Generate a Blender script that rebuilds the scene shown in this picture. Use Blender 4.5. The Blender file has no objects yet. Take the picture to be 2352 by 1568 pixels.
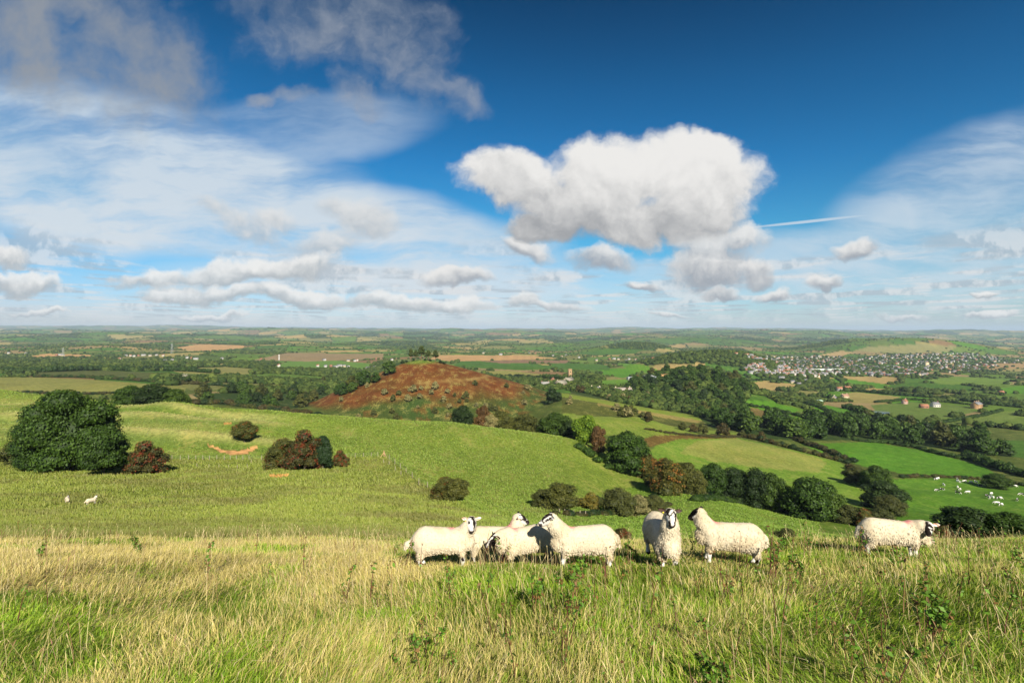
import bpy, math, random
import numpy as np
from mathutils import Vector, Matrix
R = math.radians
rng = np.random.default_rng(7)
sc = bpy.context.scene
COL = sc.collection

# ------------------------------------------------------------------ camera
F = 1176.0; CX = 1176.0; HY = 757.0        # focal length, centre and true horizon of a 2352 px wide frame
cd = bpy.data.cameras.new("camera"); cam = bpy.data.objects.new("camera", cd); COL.objects.link(cam)
cd.sensor_width = 36; cd.lens = 18; cd.clip_start = 0.1; cd.clip_end = 90000
cam.location = (0, 0, 0); cam.rotation_euler = (R(90), 0, 0); cd.shift_y = -27/2352
sc.camera = cam
sc.view_settings.view_transform = 'Standard'; sc.view_settings.look = 'None'
sc.view_settings.gamma = 1; sc.view_settings.exposure = 0.78
sc.cycles.max_bounces = 5; sc.cycles.diffuse_bounces = 2; sc.cycles.glossy_bounces = 1
sc.cycles.transmission_bounces = 3; sc.cycles.volume_bounces = 0; sc.cycles.transparent_max_bounces = 4
sc.cycles.caustics_reflective = False; sc.cycles.caustics_refractive = False
sc.cycles.sample_clamp_indirect = 4
try: sc.cycles.denoising_prefilter = 'ACCURATE'
except Exception: pass

# ------------------------------------------------------------------ sun
SUN_EL = R(34); SUN_AZ = math.atan2(0.29, -0.957)      # clockwise from +Y
sdir = Vector((math.sin(SUN_AZ)*math.cos(SUN_EL), math.cos(SUN_AZ)*math.cos(SUN_EL), math.sin(SUN_EL)))
ld = bpy.data.lights.new("sun", 'SUN'); ld.energy = 5.0; ld.angle = R(0.5); ld.color = (1.0, 0.93, 0.80)
lo = bpy.data.objects.new("sun", ld); COL.objects.link(lo)
lo.rotation_euler = (-sdir).to_track_quat('-Z', 'Y').to_euler()

# ------------------------------------------------------------------ node helper
class NT:
    def __init__(s, nt): s.nt = nt; s.n = nt.nodes; s.l = nt.links
    def new(s, t, **k):
        n = s.n.new(t)
        for a, b in k.items(): setattr(n, a, b)
        return n
    def put(s, sock, v):
        if isinstance(v, bpy.types.NodeSocket): s.l.new(v, sock)
        else: sock.default_value = v
    def m(s, op, a, b=None, c=None, clamp=False):
        n = s.new('ShaderNodeMath', operation=op); n.use_clamp = clamp
        for i, v in enumerate((a, b, c)):
            if v is not None: s.put(n.inputs[i], v)
        return n.outputs[0]
    def vm(s, op, a, b=None, scale=None):
        n = s.new('ShaderNodeVectorMath', operation=op)
        s.put(n.inputs[0], a)
        if b is not None: s.put(n.inputs[1], b)
        if scale is not None: s.put(n.inputs[3], scale)
        return n.outputs['Value'] if op in ('DOT_PRODUCT', 'LENGTH') else n.outputs[0]
    def noise(s, vec, scale, detail=4, rough=0.55, dist=0.0, col=False):
        n = s.new('ShaderNodeTexNoise'); s.put(n.inputs['Vector'], vec)
        n.inputs['Scale'].default_value = scale; n.inputs['Detail'].default_value = detail
        n.inputs['Roughness'].default_value = rough; n.inputs['Distortion'].default_value = dist
        return n.outputs['Color'] if col else n.outputs['Fac']
    def mapr(s, v, a, b, c=0.0, d=1.0, kind='SMOOTHSTEP'):
        n = s.new('ShaderNodeMapRange', interpolation_type=kind)
        s.put(n.inputs[0], v)
        for i, q in enumerate((a, b, c, d)): s.put(n.inputs[i+1], q)
        return n.outputs[0]
    def mix(s, f, a, b, mode='MIX'):
        n = s.new('ShaderNodeMix', data_type='RGBA', blend_type=mode)
        s.put(n.inputs[0], f); s.put(n.inputs[6], a); s.put(n.inputs[7], b)
        return n.outputs[2]
    def mapping(s, vec, loc=(0,0,0), rot=(0,0,0), scl=(1,1,1), kind='POINT'):
        n = s.new('ShaderNodeMapping', vector_type=kind); s.put(n.inputs[0], vec)
        n.inputs[1].default_value = loc; n.inputs[2].default_value = rot; n.inputs[3].default_value = scl
        return n.outputs[0]
def rgb(*c): return (c[0], c[1], c[2], 1.0)

# ------------------------------------------------------------------ sky and clouds (at infinity, by direction)
world = bpy.data.worlds.new("World"); sc.world = world; world.use_nodes = True
def build_world():
    t = NT(world.node_tree); t.n.clear()
    out = t.new('ShaderNodeOutputWorld'); bg = t.new('ShaderNodeBackground'); t.l.new(bg.outputs[0], out.inputs[0])
    sky = t.new('ShaderNodeTexSky'); sky.sky_type = 'NISHITA'; sky.sun_disc = False
    sky.sun_elevation = SUN_EL; sky.sun_rotation = SUN_AZ; sky.altitude = 150
    sky.air_density = 1.0; sky.dust_density = 0.35; sky.ozone_density = 3.0
    S = 0.086
    tc = t.new('ShaderNodeTexCoord'); d = tc.outputs['Generated']
    sp = t.new('ShaderNodeSeparateXYZ'); t.l.new(d, sp.inputs[0])
    x, y, z = sp.outputs
    front = t.mapr(y, 0.02, 0.2)
    ys = t.m('MAXIMUM', y, 0.05)
    u = t.m('DIVIDE', x, ys); v = t.m('DIVIDE', z, ys)
    cb = t.new('ShaderNodeCombineXYZ'); t.l.new(u, cb.inputs[0]); t.l.new(v, cb.inputs[1]); uv = cb.outputs[0]
    # sky colour: polarised, deeper overhead
    hs = t.new('ShaderNodeHueSaturation'); t.l.new(sky.outputs[0], hs.inputs['Color']); hs.inputs['Saturation'].default_value = 1.22
    rp = t.new('ShaderNodeValToRGB'); t.put(rp.inputs[0], t.m('ADD', z, t.m('MULTIPLY', u, 0.03)))
    for k, (ps, cc) in enumerate(((0.0, (.56, .58, .80)), (0.07, (.42, .62, .76)), (0.18, (.26, .68, .72)), (0.30, (.13, .56, .68)), (0.42, (.085, .44, .54)), (0.56, (.035, .235, .30)), (0.8, (.05, .22, .28)))):
        e = rp.color_ramp.elements[k] if k < 2 else rp.color_ramp.elements.new(ps)
        e.position = ps; e.color = rgb(*cc)
    base = t.mix(1.0, hs.outputs[0], rp.outputs[0], 'MULTIPLY')
    E = lambda px, py: ((px-CX)/F, (HY-py)/F, 0)
    def ell(vec, px, py, a, b, rot=0.0):
        m = t.mapping(vec, E(px, py), (0, 0, R(rot)), (a/F, b/F, 1), 'TEXTURE')
        q = t.vm('DOT_PRODUCT', m, m)
        return m, t.m('SUBTRACT', 1.0, q)
    # wavy distortion
    nz = t.noise(uv, 3.2, 3, 0.6, 0.0, True)
    off = t.vm('SCALE', t.vm('SUBTRACT', nz, (0.5, 0.5, 0.5)), scale=0.09)
    uvw = t.vm('ADD', uv, off)
    # high thin streaks
    def streak(rot, sx, sy, seed):
        m = t.mapping(uvw, (seed, seed*.7, 0), (0, 0, R(rot)), (sx, sy, 1))
        return t.noise(m, 1.0, 7, 0.64, 0.12)
    s1 = streak(12, 1.6, 7.5, 3.1); s2 = streak(-14, 1.5, 8.5, 9.4)
    thin = t.mapr(t.noise(uvw, 2.3, 5, 0.6), 0.35, 0.7, 0.68, 1.0)
    masks = []
    for (px, py, a, b, rot, g, wt) in ((190, 380, 700, 165, -12, s1, 1.2), (800, 540, 620, 115, -12, s2, 1.15), (420, 470, 680, 95, -11, s1, .9),
                                   (2330, 500, 480, 210, 18, s2, 0.95), (2180, 600, 700, 110, 5, s1, .85), (1300, 670, 900, 90, -2, s1, .8), (600, 330, 380, 90, 8, s1, .55)):
        _, e = ell(uvw, px, py, a, b, rot)
        k = t.mapr(e, -0.45, 0.45)
        g2 = t.mapr(g, 0.36, 0.60, 0.30, 1.0)
        masks.append(t.m('MULTIPLY', t.m('MULTIPLY', k, g2), wt))
    ci = masks[0]
    for q in masks[1:]: ci = t.m('MAXIMUM', ci, q)
    ci = t.m('MULTIPLY', ci, thin, clamp=True)
    ci = t.m('MULTIPLY', ci, 1.0)
    for (px, py, a, b, rot, w) in ((1882, 506, 205, 4.2, 6.2, .75), (1835, 567, 95, 2.6, 2, .45), (1960, 624, 180, 2.5, 2.5, .4)):
        _, e = ell(t.vm('ADD', uv, t.vm('SCALE', off, scale=0.03)), px, py, a, b, rot)
        ci = t.m('MAXIMUM', ci, t.m('MULTIPLY', t.mapr(e, -0.1, 0.9), w))
    cic = t.mix(t.mapr(z, 0.0, 0.5), rgb(4.6, 5.1, 5.5), rgb(3.4, 4.2, 5.1))
    # cumulus: blobs + billow
    w1 = t.vm('SCALE', t.vm('SUBTRACT', t.noise(uv, 7.5, 3, 0.55, 0, True), (0.5, 0.5, 0.5)), scale=0.085)
    w2 = t.vm('SCALE', t.vm('SUBTRACT', t.noise(uv, 27, 4, 0.65, 0, True), (0.5, 0.5, 0.5)), scale=0.024)
    uvc = t.vm('ADD', uv, t.vm('ADD', w1, w2))
    def billow(vec): return t.noise(vec, 9, 8, 0.6)
    bil = billow(uvc); bil2 = billow(t.vm('ADD', uvc, (0.010, 0.020, 0)))
    bs = t.m('SUBTRACT', bil, 0.5); bl = t.m('SUBTRACT', bil, bil2)
    def cumset(lst, soft, amp, col_lo, col_hi, rel, grad=None, nz=1.0):
        cov = None; hgt = None
        for (px, py, a, b, rot) in lst:
            m, e = ell(uvc, px, py, a*1.06, b*1.06, rot)
            if grad is None:
                s_ = t.new('ShaderNodeSeparateXYZ'); t.l.new(m, s_.inputs[0])
                k = t.m('MAXIMUM', t.m('ADD', e, 0.15), 0.0); h = t.m('MULTIPLY', s_.outputs[1], k)
            if cov is None:
                cov = e
                if grad is None: hgt, den = h, k
            else:
                n = t.new('ShaderNodeMath', operation='SMOOTH_MAX'); t.put(n.inputs[0], cov); t.put(n.inputs[1], e); n.inputs[2].default_value = 0.35
                cov = n.outputs[0]
                if grad is None: hgt = t.m('ADD', hgt, h); den = t.m('ADD', den, k)
        f = t.m('ADD', t.m('MAXIMUM', cov, -2.0), t.m('MULTIPLY', bs, amp))
        al = t.mapr(f, 0.0, soft)
        if grad is None: hh = t.m('MULTIPLY', t.m('DIVIDE', hgt, t.m('ADD', den, 0.05)), rel)
        else: hh = t.mapr(t.vm('DOT_PRODUCT', uvc, (grad[2], 1, 0)), (HY-grad[0])/F, (HY-grad[1])/F, -.6, .6, 'LINEAR')
        lit = t.m('ADD', hh, t.m('MULTIPLY', bl, 1.5*nz)); lit = t.m('ADD', lit, t.m('MULTIPLY', bs, 1.1*nz))
        return al, t.mix(t.mapr(lit, -0.65, 0.55, 0, 1, 'SMOOTHSTEP'), col_lo, col_hi)
    big = [(1185, 412, 145, 78, -14), (1400, 405, 185, 112, 5), (1545, 382, 185, 100, 2), (1650, 400, 132, 82, -30), (1520, 500, 170, 72, 0), (1300, 478, 175, 70, -20), (1255, 520, 100, 42, 0), (1630, 465, 100, 100, -25)]
    low = [(1640, 605, 125, 62, 0), (1375, 598, 92, 34, -6), (1215, 575, 70, 30, -20), (1745, 632, 42, 30, 0), (1640, 560, 150, 40, 0), (1962, 575, 66, 26, 8), (1055, 636, 95, 19, 0),
           (1470, 660, 48, 15, -6), (1660, 670, 50, 14, -4), (1900, 655, 48, 17, 12), (1780, 680, 42, 17, 0)]
    mid = [(500, 480, 85, 30, -25), (600, 530, 130, 40, -18), (720, 560, 120, 38, 0), (800, 480, 90, 40, -5), (850, 510, 80, 50, 10), (640, 500, 90, 26, -12)]
    strip = [(520, 622, 160, 34, 8), (640, 612, 130, 30, 6), (380, 640, 170, 22, 3), (480, 672, 230, 22, 0), (700, 675, 230, 24, -3), (880, 690, 190, 22, -5), (1010, 697, 150, 18, -2), (1190, 683, 60, 16, 10), (1250, 697, 110, 16, -5),
             (20, 595, 55, 26, 0), (40, 650, 100, 28, -8), (480, 718, 90, 9, 0), (90, 717, 75, 9, 0), (1530,716, 60, 8, 0), (2060, 728, 80, 8, 0), (2270, 730, 90, 9, 0), (2265, 676, 40, 9, -4)]
    topA = [(120, 110, 360, 150, -30), (370, 130, 230, 125, -50), (230, 40, 240, 120, -20), (40, 60, 220, 150, 0), (390, 200, 110, 60, -20), (60, 150, 180, 70, 0)]
    topB = [(740, 40, 210, 120, 10), (880, 60, 190, 140, -30), (960, 140, 160, 80, -38), (1050, 195, 85, 45, -35), (820, 210, 90, 50, -30), (620, -10, 120, 70, 0), (600, 232, 40, 22, -10), (680, 215, 70, 30, 5)]
    c = base
    c = t.mix(ci, c, cic)
    def put(al, col, k=1.0):
        nonlocal c
        c = t.mix(t.m('MULTIPLY', al, k), c, col)
    put(*cumset(mid, 1.2, 3.0, rgb(2.9, 3.2, 3.5), rgb(5.2, 5.2, 5.15), 0.7), k=0.85)
    put(*cumset(topA, 1.6, 2.2, rgb(.66, .86, 1.08), rgb(2.1, 2.25, 2.45), 0.3, (330, 20, -.38), .8), k=0.96)
    put(*cumset(topB, 1.5, 2.6, rgb(1.15, 1.5, 2.1), rgb(2.25, 2.5, 2.95), 0.3, (-60, 300, 0), .8), k=0.93)
    # small fair-weather clouds on a level sheet running to the horizon
    zz = t.m('MAXIMUM', z, 0.004)
    c2 = t.new('ShaderNodeCombineXYZ'); t.l.new(t.m('DIVIDE', x, zz), c2.inputs[0]); t.l.new(t.m('MULTIPLY', t.m('DIVIDE', y, zz), 0.8), c2.inputs[1])
    sheet = t.m('ADD', t.noise(c2.outputs[0], 0.36, 5, 0.55), t.m('MULTIPLY', t.m('SUBTRACT', bil, .5), .22))
    band = t.m('MULTIPLY', t.mapr(z, 0.004, 0.02), t.mapr(z, 0.20, 0.10))
    al = t.m('MULTIPLY', t.mapr(sheet, 0.465, 0.575), band)
    fluff = t.mapr(t.m('ADD', t.m('MULTIPLY', bl, 2.5), t.noise(uv, 26, 5, 0.6)), 0.35, 0.65)
    put(t.m('MULTIPLY', al, 0.72), t.mix(fluff, rgb(3.0, 3.4, 3.8), rgb(5.2, 5.2, 5.2)))
    put(*cumset(strip, 0.8, 2.6, rgb(2.9, 3.15, 3.35), rgb(6.0, 5.95, 5.8), 0.9), k=0.92)
    put(*cumset(low, 0.8, 2.4, rgb(2.3, 2.5, 2.8), rgb(5.7, 5.6, 5.45), 0.9), k=0.93)
    put(*cumset(big, 0.62, 1.75, rgb(1.9, 2.0, 2.15), rgb(5.8, 5.7, 5.55), 1.0, (610, 310, .10), .62), k=1.0)
    # away from the modelled view a generic broken cloud
    gen = t.mix(t.mapr(t.noise(d, 2.2, 6, 0.55), 0.5, 0.68), base, rgb(3.5, 3.5, 3.6))
    c = t.mix(front, gen, c)
    t.l.new(c, bg.inputs[0]); bg.inputs[1].default_value = S
    world.cycles.sampling_method = 'MANUAL'; world.cycles.sample_map_resolution = 512
build_world()

# ------------------------------------------------------------------ numpy noise
def _hash(ix, iy, s):
    h = (ix.astype(np.int64)*374761393 + iy.astype(np.int64)*668265263 + s*2147483647 + 12345) & 0xFFFFFFFF
    h = ((h ^ (h >> 13))*1274126177) & 0xFFFFFFFF
    h = ((h ^ (h >> 16))*2246822519) & 0xFFFFFFFF
    return ((h ^ (h >> 15)) & 0xFFFFFF)/float(0x1000000)
def vnoise(x, y, s=0):
    x = np.asarray(x, float); y = np.asarray(y, float)
    ix = np.floor(x); iy = np.floor(y); fx = x-ix; fy = y-iy
    fx = fx*fx*(3-2*fx); fy = fy*fy*(3-2*fy)
    a = _hash(ix, iy, s); b = _hash(ix+1, iy, s); c = _hash(ix, iy+1, s); d = _hash(ix+1, iy+1, s)
    return (a*(1-fx)+b*fx)*(1-fy) + (c*(1-fx)+d*fx)*fy
def fbm(x, y, s=0, o=4):
    r = 0; a = 0.5; n = 0
    for i in range(o):
        r = r + a*vnoise(x*2**i, y*2**i, s+i*17); n += a; a *= 0.5
    return r/n
def sstep(a, b, v):
    t = np.clip((v-a)/(b-a), 0, 1); return t*t*(3-2*t)
def pchip(xk, yk, x):
    xk = np.asarray(xk, float); yk = np.asarray(yk, float)
    h = np.diff(xk); dl = np.diff(yk)/h
    d = np.zeros_like(yk); d[0] = dl[0]; d[-1] = dl[-1]
    for i in range(1, len(yk)-1):
        if dl[i-1]*dl[i] > 0:
            w1 = 2*h[i]+h[i-1]; w2 = h[i]+2*h[i-1]; d[i] = (w1+w2)/(w1/dl[i-1]+w2/dl[i])
    k = np.clip(np.searchsorted(xk, x)-1, 0, len(h)-1)
    t = np.clip((x-xk[k])/h[k], 0, 1); H = h[k]
    return yk[k]*(1+2*t)*(1-t)**2 + H*d[k]*t*(1-t)**2 + yk[k+1]*t*t*(3-2*t) + H*d[k+1]*t*t*(t-1)

# ------------------------------------------------------------------ terrain
NEARK = {8.6: 1299, 11.4: 1272}
COLS = {
 0:    {14:1251,30:1215,60:1160,100:1082,130:1030,160:975,190:930,230:893,300:985,400:975,550:888,750:864,1000:846,1500:826,2500:802,4000:785,7000:770,12000:759,18000:749,26000:752},
 200:  {14:1251,30:1220,60:1165,100:1084,130:1035,160:985,190:940,230:915,300:985,400:970,550:886,750:864,1000:847,1500:826,2500:803,4000:786,7000:770,12000:758,18000:750,26000:752},
 400:  {14:1251,30:1222,60:1166,100:1090,130:1047,160:985,190:929,230:960,300:975,400:930,550:886,750:866,1000:850,1500:828,2500:804,4000:786,7000:771,12000:760,18000:751,26000:752},
 600:  {14:1250,30:1222,60:1168,100:1094,130:1049,160:992,190:945,230:975,300:965,400:938,550:905,750:880,1000:858,1500:832,2500:805,4000:787,7000:772,12000:762,18000:753,26000:754},
 800:  {14:1249,30:1225,60:1172,100:1098,130:1048,160:1002,190:957,230:985,300:985,400:960,550:928,750:888,1000:862,1500:834,2500:806,4000:788,7000:773,12000:763,18000:755,26000:756},
 1000: {14:1248,30:1232,60:1185,100:1122,130:1066,160:1012,190:970,230:990,300:1000,400:975,550:935,750:893,1000:864,1500:835,2500:808,4000:789,7000:774,12000:764,18000:758,26000:758},
 1150: {14:1247,30:1240,60:1200,100:1150,130:1092,160:1032,190:983,230:1005,300:1012,400:980,550:938,750:895,1000:868,1500:837,2500:810,4000:790,7000:774,12000:764,18000:759,26000:759},
 1300: {14:1246,30:1246,60:1214,100:1160,130:1112,160:1052,190:1006,230:1018,262:985,300:950,350:965,400:930,480:906,550:903,750:887,1000:868,1500:840,2500:812,4000:791,7000:775,12000:764,18000:757,26000:758},
 1450: {14:1245,30:1250,60:1228,100:1188,130:1152,160:1098,190:1062,230:1026,262:998,330:957,380:968,440:934,550:928,750:898,1000:872,1500:842,2500:812,4000:791,7000:775,12000:763,18000:754,26000:756},
 1600: {14:1245,30:1252,60:1234,100:1185,130:1150,160:1121,190:1090,230:1053,280:1006,340:989,400:978,460:959,550:955,750:918,1000:882,1500:848,2500:816,4000:792,7000:776,12000:763,18000:754,26000:757},
 1800: {14:1244,30:1253,60:1240,100:1212,130:1187,160:1160,190:1122,230:1080,280:1030,330:1014,400:990,550:955,750:924,1000:895,1500:858,2500:820,4000:796,7000:778,12000:765,18000:756,26000:760},
 2000: {14:1244,30:1254,60:1246,100:1237,130:1209,160:1172,190:1138,230:1102,280:1062,350:1026,450:992,550:968,750:932,1000:900,1500:862,2500:822,4000:798,7000:780,12000:767,18000:761,26000:762},
 2200: {14:1244,30:1254,60:1248,100:1242,130:1217,160:1187,190:1152,230:1112,280:1078,350:1042,450:1006,550:978,750:936,1000:903,1500:864,2500:824,4000:799,7000:781,12000:768,18000:762,26000:764},
 2400: {14:1244,30:1254,60:1250,100:1245,130:1221,160:1190,190:1157,230:1118,280:1084,350:1048,450:1010,550:982,750:940,1000:905,1500:866,2500:825,4000:800,7000:781,12000:769,18000:763,26000:765},
}
LR = np.linspace(0.0, math.log(30000), 520)
def _table():
    ths = []; Q = []
    for px, dct in COLS.items():
        u = (px-CX)/F; k = math.sqrt(1+u*u)
        pts = [(y, (1.6+0.273*y)) for y in (0.7, 1.5, 3, 5)]
        pts += [(y, (py-HY)/F*y) for y, py in {**NEARK, **dct}.items()]
        pts.sort()
        ys = np.array([p[0] for p in pts]); dr = np.array([p[1] for p in pts])
        Q.append(pchip(np.log(ys*k), dr/(ys*k), LR)); ths.append(math.atan(u))
    Q = np.array(Q); ths = np.array(ths)
    TG = np.linspace(ths[0], ths[-1], 260)
    D = np.array([pchip(ths, Q[:, j], TG) for j in range(len(LR))]).T
    ker = np.exp(-np.linspace(-2, 2, 9)**2); ker /= ker.sum()
    Dp = np.pad(D, ((4, 4), (0, 0)), 'edge'); D = sum(ker[i]*Dp[i:i+D.shape[0]] for i in range(9))
    ker = np.exp(-np.linspace(-2, 2, 5)**2); ker /= ker.sum()
    Dp = np.pad(D, ((0, 0), (2, 2)), 'edge'); D = sum(ker[i]*Dp[:, i:i+D.shape[1]] for i in range(5))
    return TG, D
TG, QD = _table()
def base_z(x, y):
    x = np.asarray(x, float); y = np.asarray(y, float)
    r = np.maximum(np.hypot(x, y), 0.3); th = np.arctan2(x, y)
    ft = np.clip((th-TG[0])/(TG[1]-TG[0]), 0, len(TG)-1.001); fl = np.clip(np.log(r)/(LR[1]-LR[0]), 0, len(LR)-1.001)
    i = ft.astype(int); j = fl.astype(int); a = ft-i; b = fl-j
    q = (QD[i, j]*(1-a)+QD[i+1, j]*a)*(1-b) + (QD[i, j+1]*(1-a)+QD[i+1, j+1]*a)*b
    z = -q*r
    nearz = -(1.6+0.273*y); w = sstep(0.9, 2.2, r); z = nearz*(1-w)+z*w
    zb = -1.6 - 0.26*np.clip(y, -90, 30) + 0.0*r
    w = sstep(R(56), R(100), np.abs(th)); z = z*(1-w)+zb*w
    return z
def wxy(px, y): return ((px-CX)/F*y, y)
BUMPS = []
def bump(px, y, top, rx, ry):
    x, _ = wxy(px, y); zt = -(top-HY)/F*y
    BUMPS.append((x, y, zt-float(base_z(x, y)), rx, ry))
for a in ((1605, 690, 858, 88, 100), (1700, 1330, 814, 150, 120), (1560, 1330, 826, 120, 90), (1480, 2700, 787, 170, 190), (1390, 2700, 797, 150, 150), (2120, 3100, 778, 620, 260), (1950, 3600, 775, 420, 300),
          (1370, 4200, 778, 240, 200), (1180, 5200, 776, 500, 300), (750, 5600, 770, 600, 400), (850, 5000, 777, 350, 300), (560, 5200, 774, 700, 350), (1560, 4600, 780, 300, 250),
          (1040, 11000, 755, 500, 500), (700, 9000, 758, 1500, 900), (250, 8000, 762, 2500, 800), (1750, 9000, 757, 2600, 900), (2200, 12000, 762, 2500, 900), (230, 2300, 797, 260, 200), (460, 1900, 808, 220, 170)): bump(*a)
BANK = [((883-CX)/F*131, 131.), ((965-CX)/F*108, 108.), ((1060-CX)/F*82, 82.)]
HILLX, HILLY = wxy(966, 500); HILLZ = -(828-HY)/F*500
def terr(x, y):
    x = np.asarray(x, float); y = np.asarray(y, float)
    z = base_z(x, y); r = np.hypot(x, y); u = x/np.maximum(y, 1)
    z = z + 0.10*(fbm(x/3.1, y/3.1, 3)-.5)*sstep(1, 6, r)*2
    z = z + 2.0*(fbm(x/22, y/22, 5)-.5)*sstep(20, 110, r)*sstep(900, 300, r)
    ew = sstep(-.36, -.5, u)*sstep(122, 140, y)*sstep(215, 195, y)
    z = z + ew*4.6*(fbm(x/70+.3*np.sin(y/9), y/11, 8, 2)-.5)
    for (bx, by, h, rx, ry) in BUMPS: z = z + h*np.exp(-((x-bx)/rx)**2-((y-by)/ry)**2)
    w = sstep(1600, 5000, y)
    z = z + w*(190*(fbm(x/1700, y/1000, 11, 4)-.5) + 46*(fbm(x/420, y/420, 12, 3)-.5)) + sstep(6500, 11000, y)*150*(fbm(x/2300, y/2600, 19, 4)-.5) + sstep(500, 1200, y)*sstep(1e5, 3000, y)*26*(fbm(x/330, y/300, 14, 3)-.5)
    for yk, am, wl, h in ((184, 5.5, 26, .9), (168, 4.0, 40, 1.6), (150, 3.0, 31, 1.3)):
        yc = yk+am*np.sin(x/wl+yk); z = z + h*np.exp(-((y-yc)/2.6)**2)*sstep(-.40, -.50, u)*sstep(-1.1, -.9, u)
    for (x0, y0_), (x1, y1_) in ((BANK[0], BANK[1]), (BANK[1], BANK[2])):
        ex, ey = x1-x0, y1_-y0_; t_ = np.clip(((x-x0)*ex+(y-y0_)*ey)/(ex*ex+ey*ey), 0, 1); dd = np.hypot(x-x0-t_*ex, y-y0_-t_*ey)
        z = z + .9*np.exp(-(dd/3.2)**2)
    dx = x-HILLX; dy = y-HILLY; ph = np.arctan2(dx, -dy); rho = np.hypot(dx, dy*0.9)
    s = 0.425 - 0.135*np.clip(np.sin(ph), 0, 1)**1.5 + 0.02*np.clip(-np.sin(ph), 0, 1)
    k = np.sqrt(np.maximum(rho-0, 0)**2+15.0**2)-15.0
    zc = HILLZ + 0.6 - s*k + 0.35*(fbm(x/17, y/17, 21)-.5)*sstep(15, 60, rho)
    zc = np.where(rho < 330, zc, -1e4)
    d = np.clip((zc-z)/14.0, -30, 30); hh = np.clip(0.5+0.5*d, 0, 1)
    z = z*(1-hh)+zc*hh + 14.0*hh*(1-hh)*0.5
    return z
TERR = ((184, 5.5, 26, .9), (168, 4.0, 40, 1.5), (150, 3.0, 31, 1.2))
def tz(x, y): return float(terr(np.array([x]), np.array([y]))[0])
_YS = np.exp(np.linspace(math.log(3), math.log(24000), 2600))
def hit(px, py, ymin=3.0, ymax=24000):
    "first point of the ground seen along the direction of (px, py)"
    ys = _YS[(_YS >= ymin) & (_YS <= ymax)]; xs = (px-CX)/F*ys
    pp = HY - F*terr(xs, ys)/ys
    k = np.nonzero(pp <= py)[0]
    i = k[0] if len(k) else len(ys)-1
    return float(xs[i]), float(ys[i]), float(-(pp[i]-HY)/F*ys[i])

# ------------------------------------------------------------------ mesh helpers
def mesh_np(name, V, faces, col=None, smooth=False, midx=None):
    "faces: list of (n,k) int arrays; col: per-vertex rgb"
    me = bpy.data.meshes.new(name); V = np.asarray(V, np.float32)
    faces = [np.asarray(f, np.int32) for f in faces if len(f)]
    nl = sum(f.size for f in faces); nf = sum(len(f) for f in faces)
    me.vertices.add(len(V)); me.vertices.foreach_set('co', V.ravel())
    me.loops.add(nl); me.loops.foreach_set('vertex_index', np.concatenate([f.ravel() for f in faces]))
    me.polygons.add(nf)
    cnt = np.concatenate([np.full(len(f), f.shape[1], np.int32) for f in faces])
    st = np.concatenate([[0], np.cumsum(cnt)[:-1]]).astype(np.int32)
    me.polygons.foreach_set('loop_start', st); me.polygons.foreach_set('loop_total', cnt)
    if midx is not None: me.polygons.foreach_set('material_index', np.asarray(midx, np.int32))
    if smooth: me.polygons.foreach_set('use_smooth', np.ones(nf, bool))
    if col is not None:
        a = me.color_attributes.new('Col', 'FLOAT_COLOR', 'POINT')
        c = np.ones((len(V), 4), np.float32); c[:, :3] = col; a.data.foreach_set('color', c.ravel())
    me.update(calc_edges=True); me.validate()
    return me
def link(name, me, mats=None, parent=None, loc=(0, 0, 0), rz=0.0, scl=None):
    o = bpy.data.objects.new(name, me); COL.objects.link(o)
    if mats:
        for m_ in (mats if isinstance(mats, (list, tuple)) else [mats]):
            if me is not None and len(me.materials) < (len(mats) if isinstance(mats, (list, tuple)) else 1): me.materials.append(m_)
    o.location = loc; o.rotation_euler = (0, 0, rz)
    if scl is not None: o.scale = scl if isinstance(scl, (tuple, list)) else (scl,)*3
    if parent is not None: o.parent = parent
    return o
def tag(o, label=None, cat=None, group=None, kind=None):
    if label: o['label'] = label
    if cat: o['category'] = cat
    if group: o['group'] = group
    if kind: o['kind'] = kind
    return o
def thing(name, label, cat, loc=(0, 0, 0), rz=0.0, group=None, scl=None):
    return tag(link(name, None, None, None, loc, rz, scl), label, cat, group)
def copy_tree(o, parent=None):
    c = o.copy(); COL.objects.link(c); c.parent = parent
    for ch in KIDS.get(o.name, []): copy_tree(ch, c)
    return c
KIDS = {}
def kid(p, o): KIDS.setdefault(p.name, []).append(o); o.parent = p; return o
def box_np(cx, cy, cz, sx, sy, sz, rz=0.0):
    v = np.array([(i, j, k) for i in (-.5, .5) for j in (-.5, .5) for k in (-.5, .5)])*(sx, sy, sz)
    c, s = math.cos(rz), math.sin(rz); v = np.stack([v[:, 0]*c-v[:, 1]*s, v[:, 0]*s+v[:, 1]*c, v[:, 2]], 1)+(cx, cy, cz)
    return v, np.array([(0, 1, 3, 2), (4, 6, 7, 5), (0, 4, 5, 1), (2, 3, 7, 6), (0, 2, 6, 4), (1, 5, 7, 3)])
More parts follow.
